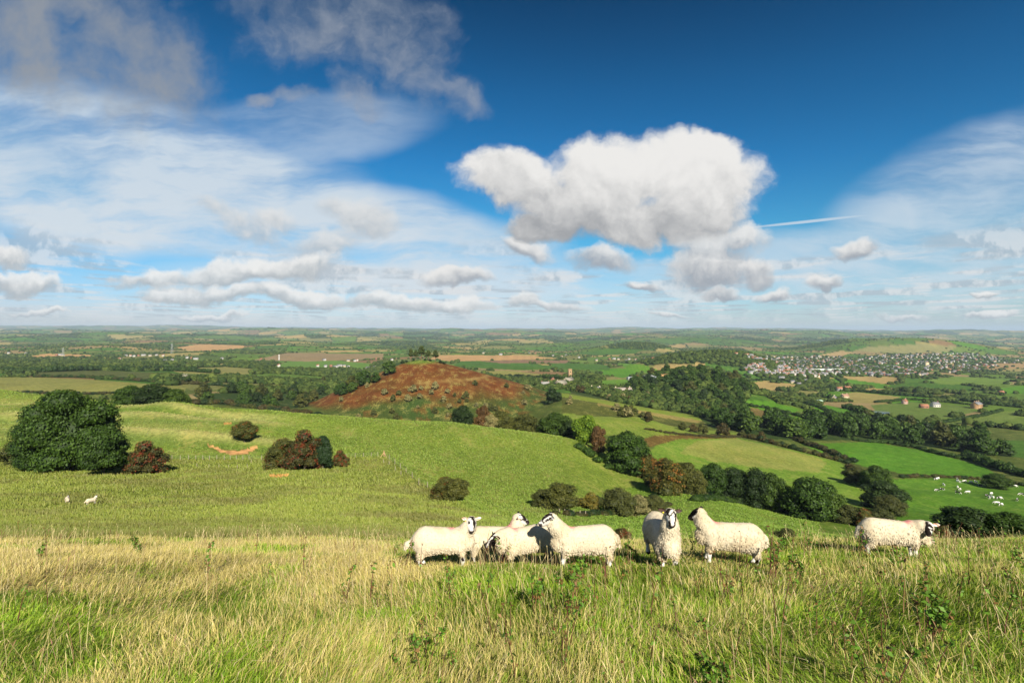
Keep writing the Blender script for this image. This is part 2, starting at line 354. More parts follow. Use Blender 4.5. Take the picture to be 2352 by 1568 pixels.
def tube_np(pts, rad, n=6):
    pts = np.asarray(pts, float); rad = np.broadcast_to(rad, (len(pts),)); V = []; Fc = []
    for i, p in enumerate(pts):
        t = pts[min(i+1, len(pts)-1)]-pts[max(i-1, 0)]; t /= max(np.linalg.norm(t), 1e-9)
        a = np.cross(t, (0, 0, 1) if abs(t[2]) < .9 else (1, 0, 0)); a /= np.linalg.norm(a); b = np.cross(t, a)
        for k in range(n):
            g = 2*math.pi*k/n; V.append(p+rad[i]*(a*math.cos(g)+b*math.sin(g)))
    for i in range(len(pts)-1):
        for k in range(n): Fc.append((i*n+k, i*n+(k+1) % n, (i+1)*n+(k+1) % n, (i+1)*n+k))
    V.append(pts[0]); V.append(pts[-1]); e = len(V)
    for k in range(n): Fc.append((k, (k+1) % n, e-2, e-2)); Fc.append(((len(pts)-1)*n+k, (len(pts)-1)*n+(k+1) % n, e-1, e-1))
    return np.array(V), np.array(Fc)
class MB:
    def __init__(s): s.V = []; s.Q = []; s.T = []; s.C = []; s.MQ = []; s.MT = []; s.n = 0
    def add(s, V, Q=None, T=None, col=(1, 1, 1), m=0):
        V = np.asarray(V, float); s.V.append(V); c = np.asarray(col, float)
        s.C.append(np.broadcast_to(c, (len(V), 3)))
        if Q is not None and len(Q):
            Q = np.asarray(Q); dg = Q[:, 2] == Q[:, 3]
            if dg.any():
                s.T.append(Q[dg][:, :3]+s.n); s.MT.append(np.full(dg.sum(), m)); Q = Q[~dg]
            s.Q.append(Q+s.n); s.MQ.append(np.full(len(Q), m))
        if T is not None and len(T): T = np.asarray(T); s.T.append(T+s.n); s.MT.append(np.full(len(T), m))
        s.n += len(V)
    def mesh(s, name, smooth=False):
        q = np.concatenate(s.Q) if s.Q else np.zeros((0, 4), int); t_ = np.concatenate(s.T) if s.T else np.zeros((0, 3), int)
        mi = np.concatenate(s.MQ+s.MT)
        mi = np.concatenate([np.concatenate(s.MQ) if s.MQ else np.zeros(0), np.concatenate(s.MT) if s.MT else np.zeros(0)])
        return mesh_np(name, np.concatenate(s.V), [q, t_], np.concatenate(s.C), smooth, mi)

# ------------------------------------------------------------------ materials
def mat_attr(name, rough=0.8, var=0.25, scale=3.0, transl=0.0, spec=0.2, bump=0.0, randv=0.0, sat=1.0):
    m = bpy.data.materials.new(name); m.use_nodes = True; t = NT(m.node_tree); t.n.clear()
    out = t.new('ShaderNodeOutputMaterial'); p = t.new('ShaderNodeBsdfPrincipled')
    at = t.new('ShaderNodeAttribute', attribute_name='Col'); c = at.outputs['Color']
    geo = t.new('ShaderNodeNewGeometry'); tc = t.new('ShaderNodeTexCoord')
    if var:
        n = t.noise(tc.outputs['Object'], scale, 4, .6)
        c = t.mix(1.0, c, t.mix(t.mapr(n, .3, .7, 0, 1, 'LINEAR'), rgb(1-var, 1-var, 1-var), rgb(1+var, 1+var, 1+var*.8)), 'MULTIPLY')
    if randv:
        oi = t.new('ShaderNodeObjectInfo'); rr = oi.outputs['Random']
        c = t.mix(1.0, c, t.mix(rr, rgb(1-randv, 1-randv*.8, 1-randv), rgb(1+randv*1.3, 1+randv, 1+randv*.4)), 'MULTIPLY')
    t.put(p.inputs['Base Color'], c); p.inputs['Roughness'].default_value = rough; p.inputs['Specular IOR Level'].default_value = spec
    if bump:
        b = t.new('ShaderNodeBump'); b.inputs['Strength'].default_value = bump; b.inputs['Distance'].default_value = .02
        t.put(b.inputs['Height'], t.noise(tc.outputs['Object'], scale*3, 4, .6)); t.l.new(b.outputs[0], p.inputs['Normal'])
    if transl:
        tr = t.new('ShaderNodeBsdfTranslucent'); t.put(tr.inputs[0], c); mx = t.new('ShaderNodeMixShader'); mx.inputs[0].default_value = transl
        t.l.new(p.outputs[0], mx.inputs[1]); t.l.new(tr.outputs[0], mx.inputs[2]); t.l.new(mx.outputs[0], out.inputs[0])
    else: t.l.new(p.outputs[0], out.inputs[0])
    return m
M_leaf = mat_attr('foliage', .6, .18, .7, .22, .25, 0, .16)
M_far = mat_attr('foliage_far', .8, .15, .02, 0, .05)
M_bark = mat_attr('bark', .9, .3, 4, 0, .1, .5)
M_wall = mat_attr('house_wall', .85, .12, 1.5, 0, .2, .1)
M_roof = mat_attr('roof_tiles', .8, .25, 2.5, 0, .2, .2)
M_glass = mat_attr('window_glass', .15, .1, 1, 0, .5)
M_wood = mat_attr('weathered_wood', .85, .3, 6, 0, .2, .4)
M_wool = mat_attr('wool', .95, .10, 30, .0, .02, .25)
M_hide = mat_attr('hide', .7, .08, 25, 0, .25)
M_metal = mat_attr('metal', .4, .1, 5, 0, .5)
M_blade = mat_attr('grass_blade', .55, .12, .8, .25, .25)

# ------------------------------------------------------------------ fields
G1 = (.075, .185, .014); G2 = (.055, .125, .016); G3 = (.150, .215, .030); ST = (.36, .26, .10); OL = (.14, .150, .034)
BR = (.22, .135, .06); RB = (.128, .042, .012); DG = (.030, .055, .012); TL = (.40, .24, .105)
RIDGE = (.140, .190, .026); SLOPE = (.150, .180, .028); NEARF = (.120, .190, .022)
POLYS = [
 ([(-600,1058),(290,1056),(610,1052),(883,1048),(985,1119),(1100,1178),(1230,1168),(1300,1166),(1400,1140),(1470,1112),(1480,1050),(1480,800),(-600,800)], 75, 240, RIDGE, 1.0),
 ([(1470,1080),(1490,1040),(1520,1008),(1690,1004),(1850,1040),(1930,1062),(1985,1110),(1960,1150),(1800,1150),(1640,1110),(1500,1110)], 155, 335, (.13,.215,.024), .7),
 ([(1560,1040),(1600,1012),(1690,1006),(1850,1042),(1900,1062),(1880,1085),(1760,1075),(1640,1060)], 190, 335, (.21,.235,.05), .9),
 ([(1290,940),(1410,943),(1500,958),(1600,984),(1700,994),(1690,1003),(1520,1006),(1430,1002),(1300,992)], 235, 390, (.165,.225,.032), .8),
 ([(1470,1010),(1500,1000),(1600,997),(1700,998),(1690,1006),(1560,1008),(1480,1030)], 225, 350, (.12,.075,.02), .5),
 ([(1290,903),(1400,922),(1500,940),(1625,960),(1610,985),(1450,970),(1290,948)], 345, 520, (.075,.085,.018), .6),
 ([(1380,916),(1440,930),(1500,942),(1620,963),(1600,972),(1500,955),(1430,942),(1370,930)], 345, 520, (.24,.19,.06), .7),
 ([(1290,902),(1400,921),(1500,939),(1640,961),(1620,967),(1500,947),(1400,930),(1290,911)], 385, 540, (.17,.22,.03), .3),
 ([(1840,1020),(2000,1014),(2120,1034),(2260,1070),(2300,1098),(2100,1092),(1990,1072),(1900,1045)], 235, 420, G1, .2),
 ([(2040,1100),(2200,1097),(2420,1118),(2420,1245),(1990,1245),(2060,1190)], 100, 245, (.085,.185,.016), .35),
 ([(1700,918),(1770,921),(1835,940),(1815,955),(1740,948)], 400, 900, G1, .1),
 ([(1790,958),(1860,955),(1950,975),(1930,988),(1850,984)], 350, 800, G1, .1),
 ([(1860,932),(1900,930),(1970,945),(1960,960),(1880,952)], 400, 900, G1, .1),
 ([(1690,935),(1740,938),(1790,955),(1770,963),(1700,955)], 400, 800, (.15,.11,.04), .5),
 ([(1690,882),(1760,874),(1855,886),(1810,896),(1710,897)], 700, 1400, ST, .3),
 ([(1930,905),(1965,900),(2070,911),(2035,927),(1960,925)], 600, 1300, (.25,.21,.07), .3),
 ([(2000,930),(2100,923),(2260,936),(2230,948),(2160,962),(2100,972),(2020,955)], 450, 1200, (.10,.15,.03), .4),
 ([(2100,972),(2170,962),(2290,945),(2352,945),(2330,962),(2200,975),(2120,982)], 450, 1100, (.12,.17,.035), .3),
 ([(2240,1010),(2420,1012),(2420,1060),(2300,1045)], 300, 520, G2, .2),
 ([(2130,872),(2200,864),(2300,870),(2330,880),(2250,884),(2160,882)], 900, 1600, (.12,.19,.03), .3),
 ([(2150,846),(2250,835),(2420,830),(2420,843),(2200,852)], 1100, 2600, (.30,.2,.09), .3),
 ([(1870,872),(1930,868),(2050,884),(2030,893),(1930,884)], 800, 1500, G1, .2),
 ([(2290,892),(2352,885),(2420,890),(2420,905),(2300,903)], 600, 1300, G1, .2),
 ([(1365,874),(1450,870),(1530,872),(1500,886),(1420,893),(1380,886)], 650, 1300, (.10,.2,.022), .3),
 ([(1370,846),(1450,845),(1475,856),(1430,868),(1385,860)], 800, 1700, G1, .1),
 ([(1405,833),(1470,836),(1540,854),(1570,864),(1500,860),(1440,845)], 800, 1900, (.095,.205,.018), .2),
 ([(1270,833),(1400,838),(1400,850),(1330,848),(1260,846)], 900, 2000, G2, .2),
 ([(1100,855),(1160,850),(1300,866),(1290,880),(1180,872)], 700, 1600, (.21,.2,.055), .4),
 ([(1035,842),(1060,828),(1200,833),(1330,846),(1200,850)], 800, 2000, G2, .2),
 ([(1490,842),(1540,835),(1625,831),(1615,846),(1560,856),(1510,850)], 800, 2000, (.27,.2,.08), .4),
 ([(-300,866),(80,866),(220,872),(430,888),(420,905),(-300,905)], 350, 900, (.19,.19,.05), .4),
 ([(80,853),(200,850),(380,856),(520,866),(480,874),(240,870),(80,864)], 500, 1300, (.075,.09,.024), .3),
 ([(400,882),(560,880),(720,886),(690,896),(440,896)], 350, 1000, (.15,.155,.045), .4),
 ([(430,905),(500,898),(600,905),(560,918),(440,915)], 300, 800, (.26,.2,.09), .4),
 ([(380,848),(520,842),(620,850),(560,860),(420,858)], 700, 1500, (.2,.19,.06), .3),
 ([(600,850),(690,822),(860,835),(850,846),(720,852)], 800, 2200, (.10,.19,.03), .4),
 ([(580,827),(660,810),(880,813),(880,825),(700,830)], 1000, 2600, (.23,.165,.085), .4),
 ([(985,824),(1010,815),(1200,816),(1290,823),(1150,827),(1040,830)], 900, 2600, TL, .3),
 ([(1100,829),(1200,826),(1310,828),(1300,834),(1150,834)], 900, 2600, (.2,.12,.07), .3),
 ([(390,800),(460,790),(560,793),(560,800),(470,808)], 1500, 4000, TL, .3),
 ([(60,818),(110,812),(220,815),(210,820),(90,824)], 1200, 3500, TL, .2),
 ([(1960,806),(1990,797),(2100,790),(2200,795),(2180,808),(2080,812)], 2000, 4200, (.20,.19,.075), .4),
 ([(1880,816),(1930,806),(1960,808),(1930,820)], 2000, 4200, (.34,.24,.11), .2),
 ([(1320,812),(1400,800),(1470,805),(1460,812),(1380,816)], 1700, 3500, G2, .2),
]
SCAR = [((478,1022),(508,1035),(545,1040),(575,1034),(598,1021),(614,1018))]
WOODS = [  # outlines of woodland: floor dark, trees placed on them
 [(1480,868),(1530,850),(1620,842),(1700,862),(1720,905),(1700,930),(1730,990),(1640,985),(1600,955),(1540,930),(1480,905),(1440,900),(1450,880)],
 [(1470,820),(1560,806),(1700,798),(1790,840),(1770,858),(1690,842),(1620,834),(1540,836),(1480,838)],
 [(1390,790),(1440,786),(1530,782),(1545,798),(1480,803),(1400,800)],
 [(440,905),(700,893),(860,852),(900,852),(890,870),(760,925),(640,945),(560,935),(470,925)],
 [(1700,985),(1800,975),(1980,965),(2060,975),(2250,1010),(2330,1050),(2260,1045),(2150,1030),(2000,1010),(1850,1012),(1700,1003)],
 [(1310,888),(1420,895),(1540,925),(1620,955),(1500,938),(1400,920),(1310,902)],
]
def inpoly(px, py, poly):
    r = np.zeros(px.shape, bool); j = len(poly)-1
    for i in range(len(poly)):
        xi, yi = poly[i]; xj, yj = poly[j]
        if yi != yj: r ^= ((yi > py) != (yj > py)) & (px < (xj-xi)*(py-yi)/(yj-yi)+xi)
        j = i
    return r
def segdist(px, py, line):
    d = np.full(px.shape, 1e9)
    for (x0, y0), (x1, y1) in zip(line[:-1], line[1:]):
        dx, dy = x1-x0, y1-y0; t = np.clip(((px-x0)*dx+(py-y0)*dy)/(dx*dx+dy*dy), 0, 1)
        d = np.minimum(d, np.hypot(px-x0-t*dx, (py-y0-t*dy)*1.0))
    return d
def voro(x, y, size, s):
    a = .35; X = (x*math.cos(a)+y*math.sin(a)); Y = (-x*math.sin(a)+y*math.cos(a))*1.25
    X = X+size*.25*(fbm(x/size/1.7, y/size/1.7, s+5, 2)-.5); Y = Y+size*.25*(fbm(x/size/1.7, y/size/1.7, s+9, 2)-.5)
    X = X/size; Y = Y/size; ix = np.floor(X); iy = np.floor(Y)
    f1 = np.full(X.shape, 1e9); f2 = f1.copy(); idh = np.zeros(X.shape)
    for i in (-1, 0, 1):
        for j in (-1, 0, 1):
            cx = ix+i; cy = iy+j
            gx = cx+.5+.75*(_hash(cx, cy, s)-.5); gy = cy+.5+.75*(_hash(cx, cy, s+1)-.5)
            d = np.maximum(abs(X-gx), abs(Y-gy))*.7+np.hypot(X-gx, Y-gy)*.3
            n = d < f1; f2 = np.where(n, f1, np.minimum(f2, d)); f1 = np.where(n, d, f1); idh = np.where(n, _hash(cx, cy, s+2), idh)
    return (f2-f1)*size, idh
def patch(x, y):
    e1, h1 = voro(x, y, 165, 40); e2, h2 = voro(x, y, 300, 60)
    far = y > 3200
    return np.where(far, e2, e1), np.where(far, h2, h1)
def woodmask(x, y): return fbm(x/520, y/420, 77, 3)+.12*(fbm(x/90, y/90, 78, 2)-.5)
PAL = np.array([G1, G2, (.09,.16,.025), (.12,.18,.03), G2, (.085,.15,.02), (.06,.14,.02), (.14,.17,.04), (.2,.19,.06), ST, (.27,.2,.09), (.1,.17,.02), BR, (.075,.12,.025), (.16,.16,.05), (.30,.25,.09), (.07,.15,.02), (.1,.15,.03)])
def surface(x, y, z):
    y1 = np.maximum(y, .5); px = CX+F*x/y1; py = HY-F*z/y1; r = np.hypot(x, y)
    C = np.empty((len(x), 3)); A = np.ones(len(x))
    C[:] = SLOPE
    w = sstep(980, 1250, px)[:, None]*sstep(18, 30, y)[:, None]; C = C*(1-w)+np.array(NEARF)*w; A = A*(1-.35*w[:, 0])
    n = sstep(.52, .68, fbm(x/13, y/11, 31, 4))*sstep(16, 30, y)*sstep(125, 110, y)*sstep(1250, 1000, px)
    C = C*(1-.5*n[:, None])+np.array((.10, .09, .03))*.5*n[:, None]
    n = (sstep(15, 19, y)*sstep(42, 26, y)*sstep(1200, 900, px)*(.5+fbm(x/5, y/5, 36, 2)))[:, None]*.45; C = C*(1-n)+np.array((.075, .095, .02))*n
    C = C*(.72+.56*fbm(x/30, y/20, 95, 4))[:, None]
    # rough foreground sward
    w = sstep(17, 13, y)[:, None]; C = C*(1-w)+np.array((.09, .10, .025))*w
    # beyond the near hills: patchwork
    m = (y > 225)
    xm, ym = x[m], y[m]; e, h = patch(xm, ym); pc = PAL[np.minimum((h*len(PAL)).astype(int), len(PAL)-1)]
    an = h*40; lam = np.maximum(9, ym*.012); pc = pc*(0.85+.3*fbm(xm/60, ym/60, 90, 3)+.06*np.sin((xm*np.cos(an)+ym*np.sin(an))*6.283/lam)*(ym < 3000))[:, None]
    pc = pc*.88
    wd = woodmask(xm, ym) > .63; edge = e < np.where(ym > 3200, 12, 5)
    pc[wd | edge] = DG
    near = sstep(225, 420, ym)[:, None]*1.0
    scrub = np.array((.075, .10, .02))*(0.6+.9*fbm(xm/14, ym/14, 92, 3))[:, None]
    pc = np.where(ym[:, None] < 560, scrub, pc)
    C[m] = pc; A[m] = np.where(ym < 560, .8, .35)
    for poly, y0, y1_, c, a in POLYS:
        q = np.array(poly); s = (y > y0) & (y < y1_) & (px > q[:, 0].min()) & (px < q[:, 0].max())
        idx = np.nonzero(s)[0]; k = idx[inpoly(px[idx], py[idx], poly)]
        C[k] = np.array(c)*(.80+.36*fbm(x[k]/25, y[k]/25, 93, 4)+.05*np.sin((x[k]*.75+y[k]*.55+.02*x[k]**2/9)*6.283/np.maximum(7, y[k]*.014))*(y1_ > 300))[:, None]; A[k] = a
    for poly in WOODS:
        idx = np.nonzero((y > 240) & (y < 4000))[0]; k = idx[inpoly(px[idx], py[idx], poly)]; C[k] = DG; A[k] = .2
    # earthwork bands on the left hill
    k = (px < 680) & (y > 126) & (y < 205); b = sstep(.5, .62, fbm(x[k]/60+.3*np.sin(y[k]/9), y[k]/9, 8, 2))[:, None]
    C[k] = C[k]*(1-.4*b)+np.array((.25, .235, .08))*.4*b
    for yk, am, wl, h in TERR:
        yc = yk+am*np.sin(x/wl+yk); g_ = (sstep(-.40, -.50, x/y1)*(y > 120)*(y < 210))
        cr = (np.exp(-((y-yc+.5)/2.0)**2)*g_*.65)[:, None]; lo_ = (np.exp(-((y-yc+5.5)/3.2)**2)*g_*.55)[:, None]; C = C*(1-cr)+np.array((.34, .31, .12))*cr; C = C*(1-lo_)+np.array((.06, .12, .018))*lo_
    # bracken cone
    dx = x-HILLX; dy = y-HILLY; rho = np.hypot(dx, dy*.9); k = (rho < 178+40*(dx > 0))
    zz = z[k]; low = sstep(-53, -61, zz+.15*np.maximum(0, -dx[k]-8)+5*(fbm(x[k]/26, y[k]/26, 51, 4)-.5)*2)
    pth = (np.exp(-((zz+46-.02*dx[k])/.8)**2)*(dx[k] > 5))
    nn = fbm(x[k]/7, y[k]/7, 52, 3)
    c = np.array(RB)*(.6+.8*nn)[:, None]; gr = np.array((.040, .068, .014)); gm = np.clip(low*.92+.15*sstep(.5, .7, fbm(x[k]/20, y[k]/20, 53)), 0, 1)*(1-.55*sstep(.56, .66, nn)*low)
    c = c*(1-gm[:, None])+gr*gm[:, None]; c = c*(1-.6*pth[:, None])+np.array((.3, .2, .07))*.6*pth[:, None]
    top = sstep(19, 12, rho[k])[:, None]; c = c*(1-top)+np.array((.1, .15, .02))*top
    wl = (sstep(178, 150, rho[k]-40*(dx[k] > 0))*sstep(1.0, 5.0, z[k]-base_z(x[k], y[k])))[:, None]; C[k] = C[k]*(1-wl)+c*wl; A[k] = .5*wl[:, 0]+.5
    for ln in SCAR:
        k = np.nonzero((y > 120) & (y < 165) & (px > 470) & (px < 620))[0]; d = segdist(px[k], py[k], ln); wdt = 5.2*np.clip(np.minimum(px[k]-476, 616-px[k])/30, .25, 1)
        d = d+4.5*(fbm(x[k]/2.2, y[k]/2.2, 71, 3)-.5)*2; k = k[d < wdt*.72]; C[k] = np.array((.52, .28, .11))*(.7+.6*vnoise(x[k]/1.1, y[k]/1.1, 5))[:, None]; A[k] = .1
    for (a, b_, w_) in ((632, 1093, 14), (655, 1092, 9), (523, 972, 9)):
        k = (y > 90) & (y < 210) & (abs(px-a) < w_) & (abs(py-b_) < 2.4); C[k] = (.5, .24, .08)
    return C, A
def build_ground():
    a1 = np.linspace(R(-48.5), R(48.5), 1150); a2 = np.linspace(R(48.5), R(311.5), 150)[1:-1]
    th = np.concatenate([a1, a2]); rr = np.exp(np.linspace(math.log(1.0), math.log(28000), 930))
    T, Rr = np.meshgrid(th, rr); x = (Rr*np.sin(T)).ravel(); y = (Rr*np.cos(T)).ravel()
    z = terr(x, y)
    C, A = surface(x, y, z)
    nT, nR = len(th), len(rr)
    V = np.stack([x, y, z], 1); V = np.concatenate([V, [[0, 0, -1.62]]]); C = np.concatenate([C, [C[0]]]); A = np.concatenate([A, [1]])
    i, j = np.meshgrid(np.arange(nR-1), np.arange(nT), indexing='ij'); j2 = (j+1) % nT
    Q = np.stack([i*nT+j, i*nT+j2, (i+1)*nT+j2, (i+1)*nT+j], -1).reshape(-1, 4)[:, ::-1]
    jj = np.arange(nT); Tn = np.stack([np.full(nT, nR*nT), (jj+1) % nT, jj], 1)
    me = mesh_np('ground', V, [Q, Tn], C, True)
    at = me.attributes.new('rough', 'FLOAT', 'POINT'); at.data.foreach_set('value', A.astype(np.float32))
    m = bpy.data.materials.new('ground'); m.use_nodes = True; t = NT(m.node_tree); t.n.clear()
    out = t.new('ShaderNodeOutputMaterial'); p = t.new('ShaderNodeBsdfPrincipled'); t.l.new(p.outputs[0], out.inputs[0])
    ca = t.new('ShaderNodeAttribute', attribute_name='Col').outputs['Color']; ra = t.new('ShaderNodeAttribute', attribute_name='rough').outputs['Fac']
    P = t.new('ShaderNodeNewGeometry').outputs['Position']
    n1 = t.noise(P, .9, 5, .68); n2 = t.noise(t.mapping(P, (0, 0, 0), (0, 0, .3), (1, .6, 1)), .16, 5, .62); n3 = t.noise(P, .028, 3, .5)
    c = t.mix(1.0, ca, t.mix(t.mapr(n1, .32, .68, 0, 1, 'LINEAR'), rgb(.66, .66, .62), rgb(1.34, 1.34, 1.3)), 'MULTIPLY')
    c = t.mix(1.0, c, t.mix(t.mapr(n2, .35, .65, 0, 1, 'LINEAR'), rgb(.84, .88, .84), rgb(1.16, 1.12, 1.16)), 'MULTIPLY')
    tuft = t.m('MULTIPLY', t.mapr(t.m('ADD', t.m('MULTIPLY', n1, .5), t.m('MULTIPLY', n2, .5)), .51, .60), t.m('MULTIPLY', ra, .62))
    c = t.mix(tuft, c, rgb(.27, .24, .07))
    dk = t.m('MULTIPLY', t.mapr(t.noise(P, 1.7, 3, .6), .56, .68), t.m('MULTIPLY', ra, .5))
    c = t.mix(dk, c, rgb(.045, .07, .014))
    c = t.mix(t.m('MULTIPLY', t.mapr(n3, .5, .7), .25), c, t.mix(1.0, c, rgb(1.2, 1.05, .9), 'MULTIPLY'))
    t.put(p.inputs['Base Color'], c); p.inputs['Roughness'].default_value = .95; p.inputs['Specular IOR Level'].default_value = .08
    b = t.new('ShaderNodeBump'); b.inputs['Strength'].default_value = .8; b.inputs['Distance'].default_value = .5
    t.put(b.inputs['Height'], t.noise(P, .8, 4, .65)); t.l.new(b.outputs[0], p.inputs['Normal'])
    o = link('ground', me, m); tag(o, 'rolling grass hillside and patchwork of fields running to the horizon', kind='structure')
build_ground()

# ------------------------------------------------------------------ foliage
def rand_dirs(n, r_):
    v = r_.normal(size=(n, 3)); return v/np.linalg.norm(v, axis=1)[:, None]
def leaves(P, N, size, col, r_, elong=1.0):
    "kite-shaped leaf clumps at P facing roughly N"
    n = len(P); a = rand_dirs(n, r_); nn = N*.9+rand_dirs(n, r_)*.75; nn /= np.linalg.norm(nn, axis=1)[:, None]
    a = a-nn*(a*nn).sum(1)[:, None]; a /= np.linalg.norm(a, axis=1)[:, None]+1e-9; b = np.cross(nn, a)
    s = (size*r_.uniform(.55, 1.35, n))[:, None]
    V = np.stack([P-a*s*elong, P+b*s*.62-a*s*.1, P+a*s*elong, P-b*s*.62-a*s*.1], 1); V[:, 1] += nn*s*.18; V[:, 3] += nn*s*.18
    Q = np.arange(n*4).reshape(n, 4)
    return V.reshape(-1, 3), Q, np.repeat(col, 4, 0)
ICO = None
def blob(c, rad, r_, col, jit=.12, sub=1):
    global ICO
    if ICO is None:
        t_ = (1+5**.5)/2; v = np.array([(-1,t_,0),(1,t_,0),(-1,-t_,0),(1,-t_,0),(0,-1,t_),(0,1,t_),(0,-1,-t_),(0,1,-t_),(t_,0,-1),(t_,0,1),(-t_,0,-1),(-t_,0,1)], float); v /= np.linalg.norm(v[0])
        f = np.array([(0,11,5),(0,5,1),(0,1,7),(0,7,10),(0,10,11),(1,5,9),(5,11,4),(11,10,2),(10,7,6),(7,1,8),(3,9,4),(3,4,2),(3,2,6),(3,6,8),(3,8,9),(4,9,5),(2,4,11),(6,2,10),(8,6,7),(9,8,1)])
        ICO = [(v, f)]
        for _ in range(2):
            vv = list(map(tuple, v)); nf = []; mid = {}
            def md(a, b):
                k = (min(a, b), max(a, b))
                if k not in mid: m_ = (np.array(vv[a])+vv[b])/2; mid[k] = len(vv); vv.append(tuple(m_/np.linalg.norm(m_)))
                return mid[k]
            for a, b, c_ in f: x1, x2, x3 = md(a, b), md(b, c_), md(c_, a); nf += [(a, x1, x3), (b, x2, x1), (c_, x3, x2), (x1, x2, x3)]
            v = np.array(vv); f = np.array(nf); ICO.append((v, f))
    v, f = ICO[sub]; V = np.asarray(c)+v*np.asarray(rad)*(1+jit*r_.normal(size=(len(v), 1))); return V, f, np.broadcast_to(col, (len(V), 3))
def crown_mesh(name, seed, W=1.0, D=1.0, H=1.0, z0=.12, nl=14, nleaf=3500, ls=.03, pal=((.03,.06,.012), (.055,.10,.018)), accent=None, top=1.0, cone=0.0, core=True, flat=0.0):
    "crown 1 high and about 1 wide, resting at z0"
    r_ = np.random.default_rng(seed); mb = MB(); L = []
    for i in range(nl):
        k = (i+.5)/nl; h = z0+.12+(1-z0-.26)*k; h += r_.normal()*.04
        q = (h-z0)/(1-z0); rad = (1-cone)*math.sqrt(max(0.05, 1-(2*q-.85)**2*.75))+cone*(1-q)
        a = i*2.4+r_.uniform(-.5, .5); rr = rad*.5*(r_.uniform(.45, .66) if i < nl-2 else .15)
        s = (.17+.07*r_.random())*(1-.35*cone*q)*(14/nl)**.25
        L.append((np.array([math.cos(a)*rr*W, math.sin(a)*rr*D, h*H]), np.array([s*W, s*D, s*.82*H])*(1-flat*0)))
    L.append((np.array([0, 0, (z0+.45*(1-z0))*H]), np.array([.33*W*(1-.3*cone), .33*D*(1-.3*cone), .36*(1-z0)*H])))
    pa, pb = np.array(pal[0]), np.array(pal[1]); vol = np.array([np.prod(l[1])**(2/3) for l in L]); vol /= vol.sum()
    Ps, Ns, Cs = [], [], []
    for (c, s), w in zip(L, vol):
        n = int(nleaf*w)+3; d = rand_dirs(n, r_); d[:, 2] = np.where(d[:, 2] < -.55, -d[:, 2], d[:, 2])
        P = c+d*s*(r_.uniform(.80, 1.10, (n, 1))+(r_.random((n, 1)) < .08)*r_.uniform(0, .22, (n, 1))); inside = np.zeros(n, bool)
        for c2, s2 in L:
            if c2 is not c: inside |= ((((P-c2)/s2)**2).sum(1) < .55)
        P = P[~inside]; d = d[~inside]; Ps.append(P); Ns.append(d/s*min(s)); k = r_.random()
        t_ = np.clip(r_.normal(.35+.35*k, .28, (len(P), 1)), 0, 1.3); cc = pa*(1-t_)+pb*t_
        if accent is not None:
            m_ = fbm(P[:, 0]*9+seed, P[:, 2]*9+P[:, 1]*5, seed, 2) > 1-accent[1]; m_ &= r_.random(len(P)) < .8
            cc = np.where(m_[:, None], np.array(accent[0])*r_.uniform(.6, 1.3, (len(P), 1)), cc)
        Cs.append(cc)
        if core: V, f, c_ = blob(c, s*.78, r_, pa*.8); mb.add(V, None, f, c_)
    P = np.concatenate(Ps); N = np.concatenate(Ns); N /= np.linalg.norm(N, axis=1)[:, None]+1e-9; N[:, 2] += .25
    V, Q, C = leaves(P, N, ls, np.concatenate(Cs), r_); mb.add(V, Q, None, C)
    return mb.mesh(name)
def trunk_mesh(name, h, r0, seed, limbs=5, col=(.10, .085, .065), lean=0.0):
    r_ = np.random.default_rng(seed); mb = MB()
    p = [np.array([lean*h*k*k, r_.normal()*.01*h, h*k-.03*h]) for k in (0, .25, .5, .75, 1)]
    V, Q = tube_np(p, [r0*1.35, r0, r0*.85, r0*.65, r0*.35], 7); mb.add(V, Q, None, col)
    for i in range(limbs):
        s = p[2 if i % 2 else 1]*.5+p[3]*.5; a = i*2.4+r_.random(); e = s+np.array([math.cos(a)*h*.42, math.sin(a)*h*.42, h*r_.uniform(.25, .5)])
        V, Q = tube_np([s, (s+e)/2+(0, 0, h*.05), e], [r0*.5, r0*.32, r0*.1], 5); mb.add(V, Q, None, col)
    return mb.mesh(name)

OAK = ((.022, .050, .006), (.058, .110, .013)); ASH = ((.030, .062, .008), (.085, .14, .018)); OLV = ((.045, .055, .012), (.115, .12, .025))
BRN = ((.045, .042, .012), (.12, .085, .026)); LIME = ((.06, .12, .008), (.17, .26, .02)); CON = ((.012, .03, .010), (.028, .058, .018)); PALE = ((.15, .145, .055), (.36, .31, .14))
DK = ((.016, .034, .008), (.04, .07, .014)); RUST = ((.08, .045, .015), (.21, .11, .035)); YEL = ((.10, .10, .02), (.30, .22, .035)); HAW = ((.05, .05, .015), (.11, .10, .025))
SETS = {}
def tree_set(key, **k):
    hero = k.pop('hero', False); th = k.pop('trunk', .5)
    SETS[key] = (crown_mesh('crown', **k), trunk_mesh('trunk', th, .022 if not hero else .02, k['seed'], 5))
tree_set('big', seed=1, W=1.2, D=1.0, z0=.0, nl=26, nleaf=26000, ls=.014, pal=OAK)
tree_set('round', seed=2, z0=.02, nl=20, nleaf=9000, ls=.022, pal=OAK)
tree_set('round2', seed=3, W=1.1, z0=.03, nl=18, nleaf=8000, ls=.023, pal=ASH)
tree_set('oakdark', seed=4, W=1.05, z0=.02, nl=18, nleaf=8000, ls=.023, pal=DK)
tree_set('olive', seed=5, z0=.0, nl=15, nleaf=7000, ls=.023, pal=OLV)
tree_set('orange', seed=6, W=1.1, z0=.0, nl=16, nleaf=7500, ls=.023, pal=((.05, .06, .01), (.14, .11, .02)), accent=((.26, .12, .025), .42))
tree_set('lime', seed=7, z0=.05, nl=15, nleaf=7000, ls=.025, pal=LIME)
